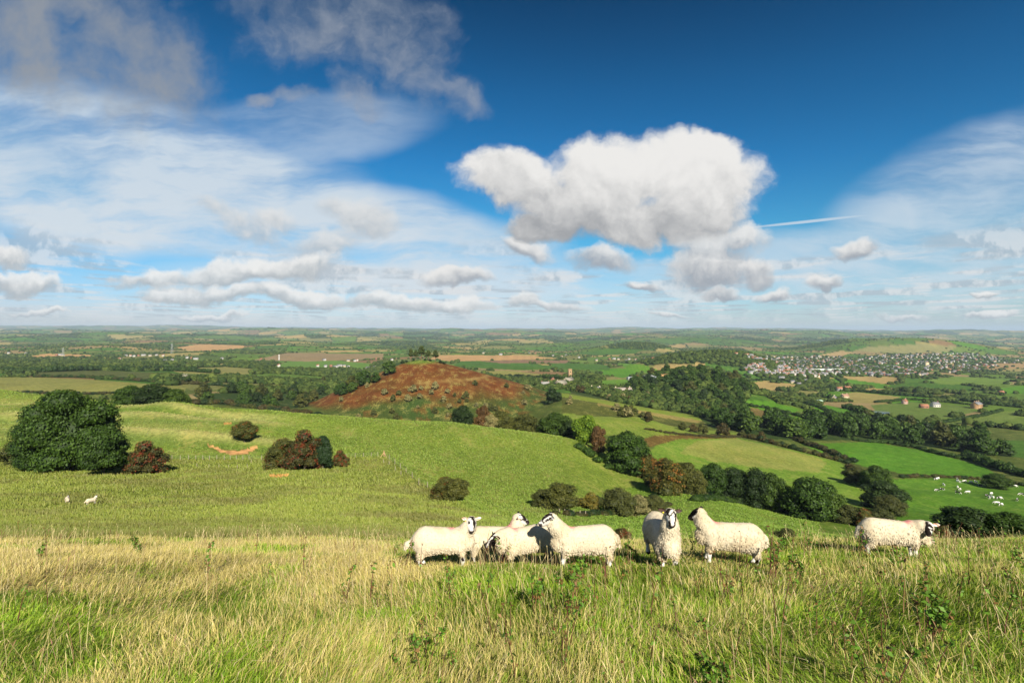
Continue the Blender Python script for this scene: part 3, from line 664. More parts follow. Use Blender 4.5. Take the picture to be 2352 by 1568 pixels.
tree_set('brown', seed=8, W=.9, z0=.05, nl=12, nleaf=5000, ls=.026, pal=RUST)
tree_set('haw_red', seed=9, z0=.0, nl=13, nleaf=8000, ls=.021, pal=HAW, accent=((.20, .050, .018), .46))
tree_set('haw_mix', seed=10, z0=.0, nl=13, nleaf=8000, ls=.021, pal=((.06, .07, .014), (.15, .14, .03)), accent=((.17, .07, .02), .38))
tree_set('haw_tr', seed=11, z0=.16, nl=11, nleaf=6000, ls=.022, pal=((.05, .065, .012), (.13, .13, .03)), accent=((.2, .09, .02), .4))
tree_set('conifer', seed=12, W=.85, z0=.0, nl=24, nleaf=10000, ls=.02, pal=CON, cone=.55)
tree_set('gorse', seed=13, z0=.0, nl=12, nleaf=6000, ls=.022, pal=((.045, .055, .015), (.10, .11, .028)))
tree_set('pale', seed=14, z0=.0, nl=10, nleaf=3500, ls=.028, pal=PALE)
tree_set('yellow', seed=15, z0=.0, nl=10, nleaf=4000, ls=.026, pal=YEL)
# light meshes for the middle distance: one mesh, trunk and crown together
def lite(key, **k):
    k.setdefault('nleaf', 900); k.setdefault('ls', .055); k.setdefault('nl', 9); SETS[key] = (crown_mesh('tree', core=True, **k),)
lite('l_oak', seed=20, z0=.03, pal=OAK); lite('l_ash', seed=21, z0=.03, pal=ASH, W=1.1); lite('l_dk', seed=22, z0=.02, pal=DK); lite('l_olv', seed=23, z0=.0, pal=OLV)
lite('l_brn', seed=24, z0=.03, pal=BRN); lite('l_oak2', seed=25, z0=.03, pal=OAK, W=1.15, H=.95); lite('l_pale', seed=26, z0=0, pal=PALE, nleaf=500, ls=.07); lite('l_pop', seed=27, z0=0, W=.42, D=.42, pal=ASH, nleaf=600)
lite('l_gor', seed=28, z0=0, pal=((.05, .06, .015), (.12, .125, .03)), nleaf=500, ls=.07)
def plant(kind, px, py, wpx, hpx, label, name='tree', cat='tree', group=None, y=None, rz=None, depth=1.0, z=None, sink=.04):
    if y is None: x, y, zz = hit(px, py, 16)
    else: x = (px-CX)/F*y; zz = tz(x, y)
    if z is not None: zz = z
    w = wpx/F*y; h = hpx/F*y; S = SETS[kind]
    rz = random.Random(int(px*7+py)).uniform(0, 6.28) if rz is None else rz
    if len(S) == 1:
        o = link(name, S[0], M_leaf, None, (x, y, zz-h*sink), rz, (w, w*depth, h)); tag(o, label, cat, group); return o
    t_ = thing(name, label, cat, (x, y, zz-h*sink), rz, group, (w, w*depth, h))
    kid(t_, link('crown', S[0], M_leaf)); kid(t_, link('trunk', S[1], M_bark)); return t_

# --- near trees and bushes
plant('big', 165, 1080, 185, 208, 'huge dark green broadleaf tree on the left hillside', y=104, rz=.4, depth=.9)
plant('big', 95, 1076, 125, 130, 'lower dark tree forming the left shoulder of the huge tree', y=106, rz=2.4)
plant('round', 238, 1078, 105, 120, 'lower dark green tree against the right side of the huge tree', y=100, rz=2)
plant('haw_red', 335, 1073, 86, 72, 'hawthorn covered in red berries at the foot of the huge tree', 'hawthorn', 'bush', y=104)
plant('gorse', 45, 1060, 90, 60, 'low dull green bush left of the huge tree', 'bush', 'bush', y=108)
plant('oakdark', 352, 926, 100, 62, 'largest dark tree of the clump behind the left grassy ridge', y=228, z=-36.0)
plant('round', 300, 922, 75, 52, 'leftmost tree of the clump behind the left grassy ridge', y=226, z=-34.0)
plant('round2', 404, 926, 62, 46, 'rightmost tree of the clump behind the left grassy ridge', y=224, z=-34.5)
plant('haw_tr', 562, 1017, 64, 50, 'lone hawthorn standing above the orange sandy scar', 'hawthorn', 'bush')
plant('haw_mix', 650, 1080, 84, 70, 'olive and red hawthorn at the left end of the thicket', 'hawthorn', 'bush', y=112)
plant('haw_red', 700, 1088, 88, 86, 'reddish brown hawthorn in the middle of the thicket', 'hawthorn', 'bush', y=110)
plant('olive', 690, 1062, 90, 62, 'olive bush behind the red hawthorn of the thicket', 'bush', 'bush', y=116)
plant('conifer', 742, 1088, 62, 82, 'dark conical yew at the right end of the thicket', 'conifer', 'tree', y=111)
plant('haw_red', 782, 1071, 38, 36, 'small round red brown bush right of the thicket', 'bush', 'bush')
plant('haw_mix', 1022, 1158, 66, 50, 'yellow and red autumn bush at the lower end of the fence', 'bush', 'bush', y=84)
plant('olive', 1052, 1170, 66, 52, 'dark green half of the bush pair at the lower end of the fence', 'bush', 'bush', y=82)
plant('olive', 1285, 1178, 96, 64, 'wide olive bush in the gully behind the facing sheep', 'bush', 'bush', y=92)
plant('gorse', 1240, 1172, 50, 40, 'small dull bush at the left end of the gully scrub', 'bush', 'bush', y=94)
plant('yellow', 1356, 1160, 48, 40, 'yellow leaved bush in the gully scrub', 'bush', 'bush', y=100)
plant('gorse', 1421, 1176, 80, 64, 'round grey green gorse bush in the gully', 'bush', 'bush', y=97)
plant('pale', 1468, 1168, 56, 50, 'pale straw coloured bush right of the round gorse', 'bush', 'bush', y=100)
plant('gorse', 1508, 1162, 56, 42, 'low olive bush in front of the orange tree', 'bush', 'bush', y=105)
plant('haw_red', 1428, 1237, 54, 34, 'low red brown bramble between the sheep', 'bramble', 'bush', y=22)
plant('gorse', 1805, 1248, 60, 34, 'small dull brown bush on the brow right of the sheep', 'bush', 'bush', y=19)
rowg = 'trees along the wooded gully'
plant('oakdark', 1062, 976, 56, 56, 'dark tree at the left end of the row behind the green ridge', group=rowg, y=212)
plant('brown', 1110, 980, 46, 58, 'orange brown tree in the row behind the green ridge', group=rowg, y=210)
plant('pale', 1128, 984, 34, 32, 'low pale bush on the ridge end below the brown tree', 'bush', 'bush', y=196)
plant('olive', 1152, 980, 64, 56, 'olive tree right of the brown tree behind the ridge', group=rowg, y=210)
plant('olive', 1205, 983, 78, 56, 'wide olive green tree behind the middle of the ridge', group=rowg, y=211)
plant('round2', 1275, 996, 86, 60, 'largest green tree behind the right shoulder of the ridge', group=rowg, y=206)
plant('oakdark', 1310, 1012, 50, 44, 'dark small tree where the ridge shoulder drops', group=rowg, y=200)
plant('lime', 1347, 1035, 72, 72, 'bright lime green tree in the gully', group=rowg, y=188)
plant('brown', 1374, 1048, 46, 60, 'rust brown tree between the lime green and the big round tree', group=rowg, y=182)
plant('round', 1440, 1082, 114, 100, 'big round dark green tree in the gully', group=rowg, y=168)
plant('orange', 1488, 1088, 62, 56, 'small olive and orange tree right of the big round tree', group=rowg, y=164)
plant('orange', 1532, 1146, 88, 82, 'orange and olive autumn tree at the left of the lower row', group=rowg, y=140)
plant('olive', 1578, 1138, 74, 76, 'olive tree second in the lower row', group=rowg, y=144)
plant('olive', 1600, 1142, 56, 60, 'slender olive tree third in the lower row', group=rowg, y=142)
plant('round', 1640, 1130, 72, 78, 'dark green tree fourth in the lower row', group=rowg, y=150)
plant('oakdark', 1686, 1138, 84, 80, 'dark green tree in the middle of the lower row', group=rowg, y=149)
plant('oakdark', 1738, 1152, 76, 92, 'tall dark tree just right of the middle of the lower row', group=rowg, y=146)
plant('round2', 1772, 1158, 70, 86, 'mid green tree left of the gap in the lower row', group=rowg, y=145)
plant('oakdark', 1812, 1160, 60, 62, 'dark low tree in the gap of the lower row', group=rowg, y=144)
plant('round', 1862, 1178, 124, 100, 'widest dark green tree of the lower row', group=rowg, y=138)
plant('round2', 1906, 1182, 74, 78, 'green tree at the right end of the lower row', group=rowg, y=137)
plant('gorse', 1950, 1192, 64, 46, 'grey green bush right of the lower row', 'bush', 'bush', y=133)
plant('haw_mix', 1985, 1197, 50, 44, 'yellow green bush right of the lower row', 'bush', 'bush', y=130)
plant('gorse', 2022, 1200, 60, 46, 'dark olive bush below the dark oak by the cow field', 'bush', 'bush', y=132)
plant('round2', 2012, 1098, 66, 56, 'olive oak above the shadowed corner of the field', 'tree', 'tree', y=203)
plant('gorse', 1966, 1080, 56, 42, 'grey olive bush left of the oak by the field corner', 'bush', 'bush', y=215)
plant('oakdark', 2034, 1152, 104, 66, 'broad dark oak at the edge of the cow field', 'tree', 'tree', y=164)
plant('gorse', 2046, 1172, 66, 46, 'grey brown bush below the broad dark oak', 'bush', 'bush', y=152)
plant('round2', 2290, 1104, 58, 34, 'low bush on the upper edge of the cow field', 'bush', 'bush', y=225)
plant('oakdark', 2225, 1252, 150, 84, 'dark bramble thicket behind the rightmost sheep', 'thicket', 'bush', y=24)
plant('round', 2325, 1250, 110, 76, 'dark green thicket at the right edge behind the brow', 'thicket', 'bush', y=23)
plant('haw_red', 2165, 1252, 40, 40, 'reddish bramble at the left end of the dark thicket', 'bramble', 'bush', y=21)

# --- small trees and scrub on the bracken hill
KSC = 'scrub bushes on the bracken hill'
rs = random.Random(5); n_ = 0
while n_ < 46:
    px = rs.uniform(760, 1330); py = rs.uniform(885, 965)
    x, y, z = hit(px, py, 240)
    if math.hypot(x-HILLX, y-HILLY) > 190 or y > 520 or y < 250 or z > -42: continue
    s = rs.uniform(9, 19)
    plant(rs.choice(['l_pale', 'l_pale', 'l_gor', 'l_pale']), px, py, s, s*rs.uniform(.8, 1.1), 'small pale or olive scrub bush scattered over the lower face of the bracken hill', 'scrub_bush', 'bush', KSC, y=y); n_ += 1
plant('l_dk', 1270, 925, 40, 34, 'dark round tree on the right flank of the bracken hill', y=None)
for px, w, h, lb in ((944, 14, 30, 'leftmost pine on the summit of the bracken hill'), (955, 13, 24, 'second pine from the left on the hill summit'), (968, 22, 33, 'tallest pine in the middle of the hill summit'), (984, 17, 24, 'fourth pine from the left on the hill summit'), (1000, 17, 28, 'rightmost pine on the hill summit')):
    def pine():
        r_ = np.random.default_rng(int(px)); mb = MB(); Ps = []; Cs = []
        for i in range(9):
            k = i/8; zc = .48+.46*k; s = .20*(1-.5*k)+.05; a = i*2.4; c = np.array([math.cos(a)*.2*(1-k*.7), math.sin(a)*.2*(1-k*.7), zc])
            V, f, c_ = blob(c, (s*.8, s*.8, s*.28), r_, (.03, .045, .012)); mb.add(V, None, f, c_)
            d = rand_dirs(110, r_); P = c+d*(s, s, s*.38); t_ = r_.random((110, 1)); V, Q, C = leaves(P, d+(0, 0, .5), .045, np.array((.03, .05, .012))*(1-t_)+np.array((.085, .11, .02))*t_, r_); mb.add(V, Q, None, C)
        return mb.mesh('crown')
    y = 500; x = (px-CX)/F*y; t_ = thing('pine_tree', lb, 'pine tree', (x, y, tz(x, y)-.3), px, 'pines on the hill summit', (w/F*y*1.15, w/F*y*1.15, h/F*y))
    kid(t_, link('crown', pine(), M_leaf)); kid(t_, link('trunk', trunk_mesh('trunk', .9, .03, int(px), 4, (.16, .09, .05)), M_bark))
for i, (px, s) in enumerate(((925, 12), (934, 8), (988, 9), (1012, 11), (1020, 9), (976, 7), (950, 7))):
    plant('l_dk', px, 0, s, s*.7, 'dark gorse clump on the rim of the hill summit', 'gorse_bush', 'bush', 'gorse on the hill summit', y=497, z=tz((px-CX)/F*497, 497), sink=.1)

# --- the middle-distance trees: individuals up to 300
MIDN = 0
def scatter(poly, n, kinds, size, label, group, ymin, ymax, seed, aspect=.95, name='tree', gap=5.5):
    global MIDN
    r_ = random.Random(seed); q = np.array(poly); got = []; tries = 0
    while len(got) < n and tries < n*30:
        tries += 1
        px = r_.uniform(q[:, 0].min(), q[:, 0].max()); py = r_.uniform(q[:, 1].min(), q[:, 1].max())
        if not inpoly(np.array([px]), np.array([py]), poly)[0]: continue
        x, y, z = hit(px, py, ymin)
        if y > ymax or any(math.hypot(x-a, y-b) < gap for a, b in got): continue
        got.append((x, y)); s = r_.uniform(*size)
        plant(r_.choice(kinds), px, py, s*F/y, s*aspect*r_.uniform(.85, 1.1)*F/y, label, name, 'tree', group, y=y); MIDN += 1
DKS = ['l_oak', 'l_oak2', 'l_dk', 'l_ash', 'l_oak']
scatter(WOODS[0], 105, DKS*2+['l_olv', 'l_ash'], (11, 16), 'broadleaf tree in the big wood on the knoll right of the bracken hill', 'trees of the wood on the knoll', 380, 1100, 1, gap=7.5)
scatter(WOODS[4], 62, DKS*2+['l_olv', 'l_ash'], (12, 17), 'broadleaf tree in the belt across the valley fields on the right', 'trees of the valley belt', 330, 900, 2, 1.0, gap=7)
scatter(WOODS[3], 42, ['l_oak', 'l_dk', 'l_olv', 'l_ash'], (9, 14), 'tree in the wood on the left flank of the bracken hill', 'trees left of the bracken hill', 300, 1300, 3, gap=7)
scatter(WOODS[5], 22, ['l_olv', 'l_brn', 'l_pale', 'l_dk'], (6, 9), 'olive or brown tree on the ridge right of the bracken hill', 'trees on the low ridge', 380, 900, 4, gap=5)
scatter([(1400,940),(1460,945),(1480,960),(1430,962)], 7, ['l_pale', 'l_gor', 'l_olv'], (5, 8), 'pale scrub bush in the hollow right of the bracken hill', 'hollow scrub', 300, 600, 5, .9, 'scrub_bush', 3.5)
for px, py, s in ((1345+i*27, 1000+i*1.5, 20+6*(i % 3)) for i in range(0)): pass
for i, (px, py, s) in enumerate(((1490, 1002, 26), (1568, 1000, 22), (1592, 1001, 22), (1614, 999, 28), (1660, 1000, 32), (1706, 1004, 18), (1750, 1010, 20))):
    plant(['l_brn', 'l_olv', 'l_brn', 'l_gor'][i % 4], px, py, s, s*.85, 'brown hawthorn bush on the hedge bank above the striped field', 'hawthorn', 'bush', 'hawthorns on the hedge bank', y=312+i*3)
print('mid trees', MIDN)

# --- hedges: each a thing
def hedge(pts, w, h, label, kinds=DKS, y0=16, seed=0, dens=1.0, name='hedge'):
    r_ = np.random.default_rng(seed); W = [np.array(hit(a, b, y0)) for a, b in pts]; Ps, Ns, Cs = [], [], []; mb = MB()
    pal = [SETSPAL[k] for k in kinds]
    for a, b in zip(W[:-1], W[1:]):
        L = np.linalg.norm(b-a); n = max(2, int(L/(w*.62)))
        for i in range(n):
            t_ = (i+r_.random())/n; p = a+(b-a)*t_; s = w*r_.uniform(.75, 1.3); hh = h*r_.uniform(.65, 1.25)
            x = p[0]+r_.normal()*w*.12; y = p[1]+r_.normal()*w*.12; z = tz(x, y); k = pal[r_.integers(len(pal))]; pa, pb = np.array(k[0]), np.array(k[1])
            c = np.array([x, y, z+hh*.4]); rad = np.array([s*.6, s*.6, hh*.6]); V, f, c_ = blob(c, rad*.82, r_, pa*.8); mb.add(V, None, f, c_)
            m_ = int(130*dens); d = rand_dirs(m_, r_); d[:, 2] = abs(d[:, 2])*1.1-.25; Ps.append(c+d*rad*r_.uniform(.85, 1.12, (m_, 1))); Ns.append(d); tt = np.clip(r_.normal(.5, .3, (m_, 1)), 0, 1.3); Cs.append(pa*(1-tt)+pb*tt)
    V, Q, C = leaves(np.concatenate(Ps), np.concatenate(Ns), min(w, h)*.11, np.concatenate(Cs), r_); mb.add(V, Q, None, C)
    return tag(link(name, mb.mesh(name), M_leaf), label, 'hedge')
SETSPAL = dict(l_oak=OAK, l_oak2=OAK, l_dk=DK, l_ash=ASH, l_olv=OLV, l_brn=BRN, l_pale=PALE, l_gor=HAW)
HM = ['l_olv', 'l_brn', 'l_gor', 'l_dk']
hedge([(1700,1002),(1760,1016),(1830,1034),(1900,1052),(1950,1066)], 3.6, 2.8, 'brown green hedge along the upper edge of the striped field', HM, 200, 11)
hedge([(1830,1010),(1880,1030),(1930,1052),(1960,1062)], 3.4, 2.8, 'scrubby hedge between two green fields right of the striped field', HM, 250, 12)
hedge([(2070,1098),(2110,1094),(2160,1096),(2200,1098),(2280,1102),(2352,1116),(2400,1124)], 2.2, 1.5, 'low hedge along the top of the cow field', HM, 190, 13)
hedge([(1960,1012),(2040,1018),(2110,1030),(2160,1044),(2220,1056)], 3.6, 2.4, 'clipped hedge along the top of the bright green field', DKS, 240, 14)
hedge([(2220,1050),(2270,1070),(2320,1084),(2400,1104)], 5, 4.5, 'overgrown dark hedge on the right above the cow field', DKS, 230, 15)
hedge([(1480,1010),(1540,1004),(1620,1003),(1700,1004)], 2.4, 1.3, 'low rusty hedge bank above the striped field', ['l_brn', 'l_gor'], 280, 16)
hedge([(1945,1075),(1975,1090),(1990,1110),(2010,1130)], 4, 3.0, 'shrubby hedge on the right edge of the striped field', HM, 170, 17)
hedge([(1485,1095),(1510,1120),(1530,1140)], 3.5, 2.5, 'dark hedge in the gully between the big tree and the orange tree', HM, 120, 18)
hedge([(1330,1030),(1365,1055),(1400,1078)], 3, 2.5, 'dark undergrowth below the lime green tree', DKS, 150, 19)
hedge([(1270,1182),(1330,1184),(1400,1182),(1470,1176),(1540,1160)], 1.6, .8, 'low brown undergrowth along the gully fence', HM, 70, 20)
hedge([(1270,1158),(1330,1160),(1400,1160),(1500,1150)], 2.4, 1.8, 'dense green scrub behind the gully bushes', HM, 80, 37)
hedge([(1590,1150),(1680,1152),(1760,1166),(1830,1182),(1900,1194),(1960,1204)], 2.4, 1.4, 'dark undergrowth under the lower row of trees', DKS, 110, 21)
hedge([(1700,930),(1760,938),(1830,955),(1900,975),(1970,990)], 5, 3.5, 'hedge between the small bright fields in the right valley', DKS, 350, 22)
hedge([(1850,925),(1900,945),(1950,965),(2000,985)], 5, 4, 'hedge falling through the right valley fields', DKS, 350, 23)
hedge([(2010,925),(2090,918),(2180,925),(2270,935)], 5, 4, 'hedge along the far side of the large olive field', DKS, 400, 24)
hedge([(2140,975),(2200,966),(2260,954),(2300,944)], 5, 3.5, 'trimmed hedge slanting up to the brick house', DKS, 380, 25)
hedge([(1870,895),(1960,898),(2060,908),(2160,915),(2280,930),(2380,940)], 7, 6, 'thick tree hedge below the town', DKS, 450, 26)
hedge([(1720,875),(1800,873),(1880,888),(1960,900)], 7, 5, 'hedge behind the straw field on the hill', DKS, 500, 27)
hedge([(-60,905),(60,903),(180,906),(290,903)], 4, 2.5, 'dark hedge in front of the large olive field', HM, 300, 28)
hedge([(80,866),(200,868),(330,876),(420,882),(520,888)], 5, 4, 'line of brown and green trees across the left valley', HM+DKS, 400, 29)
hedge([(0,856),(120,854),(250,850),(400,852),(500,858)], 8, 9, 'dark belt of trees on the left valley floor', DKS, 500, 30)
hedge([(1240,868),(1300,872),(1380,880)], 6, 8, 'belt of poplars above the village', ['l_ash'], 600, 31)
hedge([(1350,900),(1420,905),(1500,915)], 5, 5, 'garden trees along the lower edge of the village', DKS, 450, 32)
hedge([(430,930),(520,928),(600,938),(660,948)], 6, 4, 'olive scrub in the dip behind the left ridge', HM, 250, 33)
hedge([(520,900),(600,898),(700,888)], 6, 5, 'dark hedge left of the bracken hill', DKS, 350, 34)
hedge([(1100,868),(1180,866),(1240,870)], 6, 6, 'dark conifer belt right behind the bracken hill', ['l_dk'], 600, 35)
hedge([(600,945),(680,952),(740,958)], 6, 4, 'olive brown scrub at the left foot of the bracken hill', HM, 250, 36)

# ------------------------------------------------------------------ far trees and hedgerows: one uncountable mass
def far_trees():
    r_ = np.random.default_rng(99); mb = MB(); N = 900000
    y = np.exp(r_.uniform(math.log(480), math.log(9500), N)); u = r_.uniform(-1.03, 1.03, N); x = u*y
    keep = np.zeros(N, bool); e, h = patch(x, y); wm = woodmask(x, y)
    z = terr(x, y); px = CX+F*u; py = HY-F*z/y; inw = np.zeros(N, bool); inf = np.zeros(N, bool)
    for p in WOODS: inw |= inpoly(px, py, p) & (y < 4200)
    for p, a, b, _, _ in POLYS: inf |= inpoly(px, py, p) & (y > a) & (y < b)
    pr = r_.random(N); wdt = np.where(y > 3200, 8, 3.6)
    keep = ((e < wdt) & (pr < .8) & ~inf) | ((wm > .63) & (pr < .35) & ~inf) | (inw & (pr < .5)) | ((fbm(x/200, y/160, 55, 3) > .63) & (pr < .07) & ~inf)
    keep &= (np.hypot(x-HILLX, y-HILLY) > 200) & ~((y < 560) & (pr > .25))
    keep &= r_.random(N) < np.clip(.05+y/2600, 0, .42)
    idx = np.nonzero(keep)[0]; print('far trees', len(idx))
    v0, f0 = None, None; blob((0, 0, 0), (1, 1, 1), r_, (1, 1, 1)); vi, fi = ICO[0]; v1, f1 = ICO[1]
    X, Y, Z = x[idx], y[idx], z[idx]; S = r_.uniform(3.8, 7.5, len(idx))*np.where(wm[idx] > .63, 1.15, .9)*np.clip(Y/3500, .85, 1.9); Hh = S*r_.uniform(.6, .95, len(idx))/np.clip(Y/3500, 1, 1.6)
    cA = np.array((.026, .046, .012)); cB = np.array((.075, .10, .022))
    near = Y < 1500
    for msk, (v, f) in ((near, (v1, f1)), (~near, (vi, fi))):
        k = np.nonzero(msk)[0]; n = len(k); J = 1+.16*r_.normal(size=(n, len(v), 1))
        V = v[None]*J*np.stack([S[k], S[k], Hh[k]], 1)[:, None]+np.stack([X[k], Y[k], Z[k]+Hh[k]*.55], 1)[:, None]
        T = f[None]+(np.arange(n)*len(v))[:, None, None]; t_ = np.clip(r_.normal(.45, .35, (n, 1)), 0, 1.4); C = cA*(1-t_)+cB*t_
        C = np.repeat(C, len(v), 0)*r_.uniform(.75, 1.25, (n*len(v), 1)); mb.add(V.reshape(-1, 3), None, T.reshape(-1, 3), C)
    k = np.nonzero(Y < 1700)[0]; m_ = 26; d = rand_dirs(len(k)*m_, r_); d[:, 2] = abs(d[:, 2]); c = np.stack([X[k], Y[k], Z[k]+Hh[k]*.5], 1)
    P = np.repeat(c, m_, 0)+d*np.repeat(np.stack([S[k], S[k], Hh[k]], 1), m_, 0)*r_.uniform(.9, 1.15, (len(d), 1)); t_ = np.clip(r_.normal(.5, .4, (len(d), 1)), 0, 1.4)
    V, Q, C = leaves(P, d, 1.5, cA*(1-t_)+cB*1.15*t_, r_); mb.add(V, Q, None, C)
    o = link('distant_trees', mb.mesh('distant_trees'), M_far); tag(o, 'far hedgerows and woods dotted over the patchwork valley', 'trees', kind='stuff')
far_trees()

# ------------------------------------------------------------------ animals: smooth-union bodies turned into one skin
def surface_nets(Fv, org, h):
    "closed quad skin of the zero level of the sampled field"
    S = Fv < 0; nx, ny, nz = Fv.shape
    cs = [(i, j, k) for i in (0, 1) for j in (0, 1) for k in (0, 1)]
    sl = lambda a, i, n: a[i:n-1+i]
    def corner(A, c): return A[c[0]:nx-1+c[0], c[1]:ny-1+c[1], c[2]:nz-1+c[2]]
    cnt = sum(corner(S, c).astype(int) for c in cs); act = (cnt > 0) & (cnt < 8)
    idx = -np.ones(act.shape, int); idx[act] = np.arange(act.sum())
    acc = np.zeros((act.sum(), 3)); num = np.zeros(act.sum())
    for a in cs:
        for ax in range(3):
            if a[ax] == 1: continue
            b = list(a); b[ax] = 1; b = tuple(b)
            fa = corner(Fv, a)[act]; fb = corner(Fv, b)[act]; cr = (fa < 0) != (fb < 0)
            t_ = np.where(cr, fa/(fa-fb+1e-12), 0); p = np.array(a, float)[None].repeat(len(fa), 0); p[:, ax] += t_
            acc[cr] += p[cr]; num[cr] += 1
    ijk = np.argwhere(act); V = org+(ijk+acc/num[:, None])*h
    Q = []
    for ax in range(3):
        o1, o2 = [(1, 2), (2, 0), (0, 1)][ax]
        A = S[tuple(slice(0, -1) if d == ax else slice(None) for d in range(3))]; B = S[tuple(slice(1, None) if d == ax else slice(None) for d in range(3))]
        for sgn, M in ((1, A & ~B), (-1, ~A & B)):
            p = np.argwhere(M); p = p[(p[:, o1] > 0) & (p[:, o2] > 0) & (p[:, o1] < act.shape[o1]) & (p[:, o2] < act.shape[o2])]
            def g(d1, d2):
                q = p.copy(); q[:, o1] -= d1; q[:, o2] -= d2; return idx[q[:, 0], q[:, 1], q[:, 2]]
            q4 = [g(1, 1), g(0, 1), g(0, 0), g(1, 0)]
            if sgn < 0: q4 = q4[::-1]
            Q.append(np.stack(q4, 1))
    Q = np.concatenate(Q); Q = Q[(Q >= 0).all(1)]
    return V, Q
def sdf_body(prims, h, k=.045):
    "prims: (a, ra, b, rb, (sx,sy,sz) squash, id)"
    P0 = np.array([p[0] for p in prims]+[p[2] for p in prims]); R0 = max(max(p[1], p[3]) for p in prims)*1.25
    lo = P0.min(0)-R0; hi = P0.max(0)+R0; n = np.ceil((hi-lo)/h).astype(int)+1
    g = np.stack(np.meshgrid(*[lo[i]+np.arange(n[i])*h for i in range(3)], indexing='ij'), -1)
    D = None
    for a, ra, b, rb, sq, _ in prims:
        D1 = cap(g, a, ra, b, rb, sq)
        if D is None: D = D1
        else:
            q = np.clip(.5+.5*(D-D1)/k, 0, 1); D = D*(1-q)+D1*q-k*q*(1-q)
    return surface_nets(D, lo, h)
def cap(g, a, ra, b, rb, sq):
    s = np.array(sq, float); a = np.array(a, float); b = np.array(b, float); ab = (b-a)/s; pa = (g-a)/s
    t_ = np.clip((pa*ab).sum(-1)/max((ab*ab).sum(), 1e-9), 0, 1)
    return (np.linalg.norm(pa-t_[..., None]*ab, axis=-1)-(ra+(rb-ra)*t_))*s.min()
def vnorm(V, Q):
    N = np.zeros_like(V); fn = np.cross(V[Q[:, 2]]-V[Q[:, 0]], V[Q[:, 3]]-V[Q[:, 1]])
    for i in range(4): np.add.at(N, Q[:, i], fn)
    return N/(np.linalg.norm(N, axis=1)[:, None]+1e-9)
def n3(P, s, seed, o=3): return (fbm(P[:, 0]*s+P[:, 1]*s*.7+5, P[:, 2]*s-P[:, 1]*s*.6+9, seed, o)+fbm(P[:, 1]*s+3, P[:, 2]*s*.8+P[:, 0]*s*.5, seed+3, o))*.5
def unit(v): v = np.array(v, float); return v/np.linalg.norm(v)

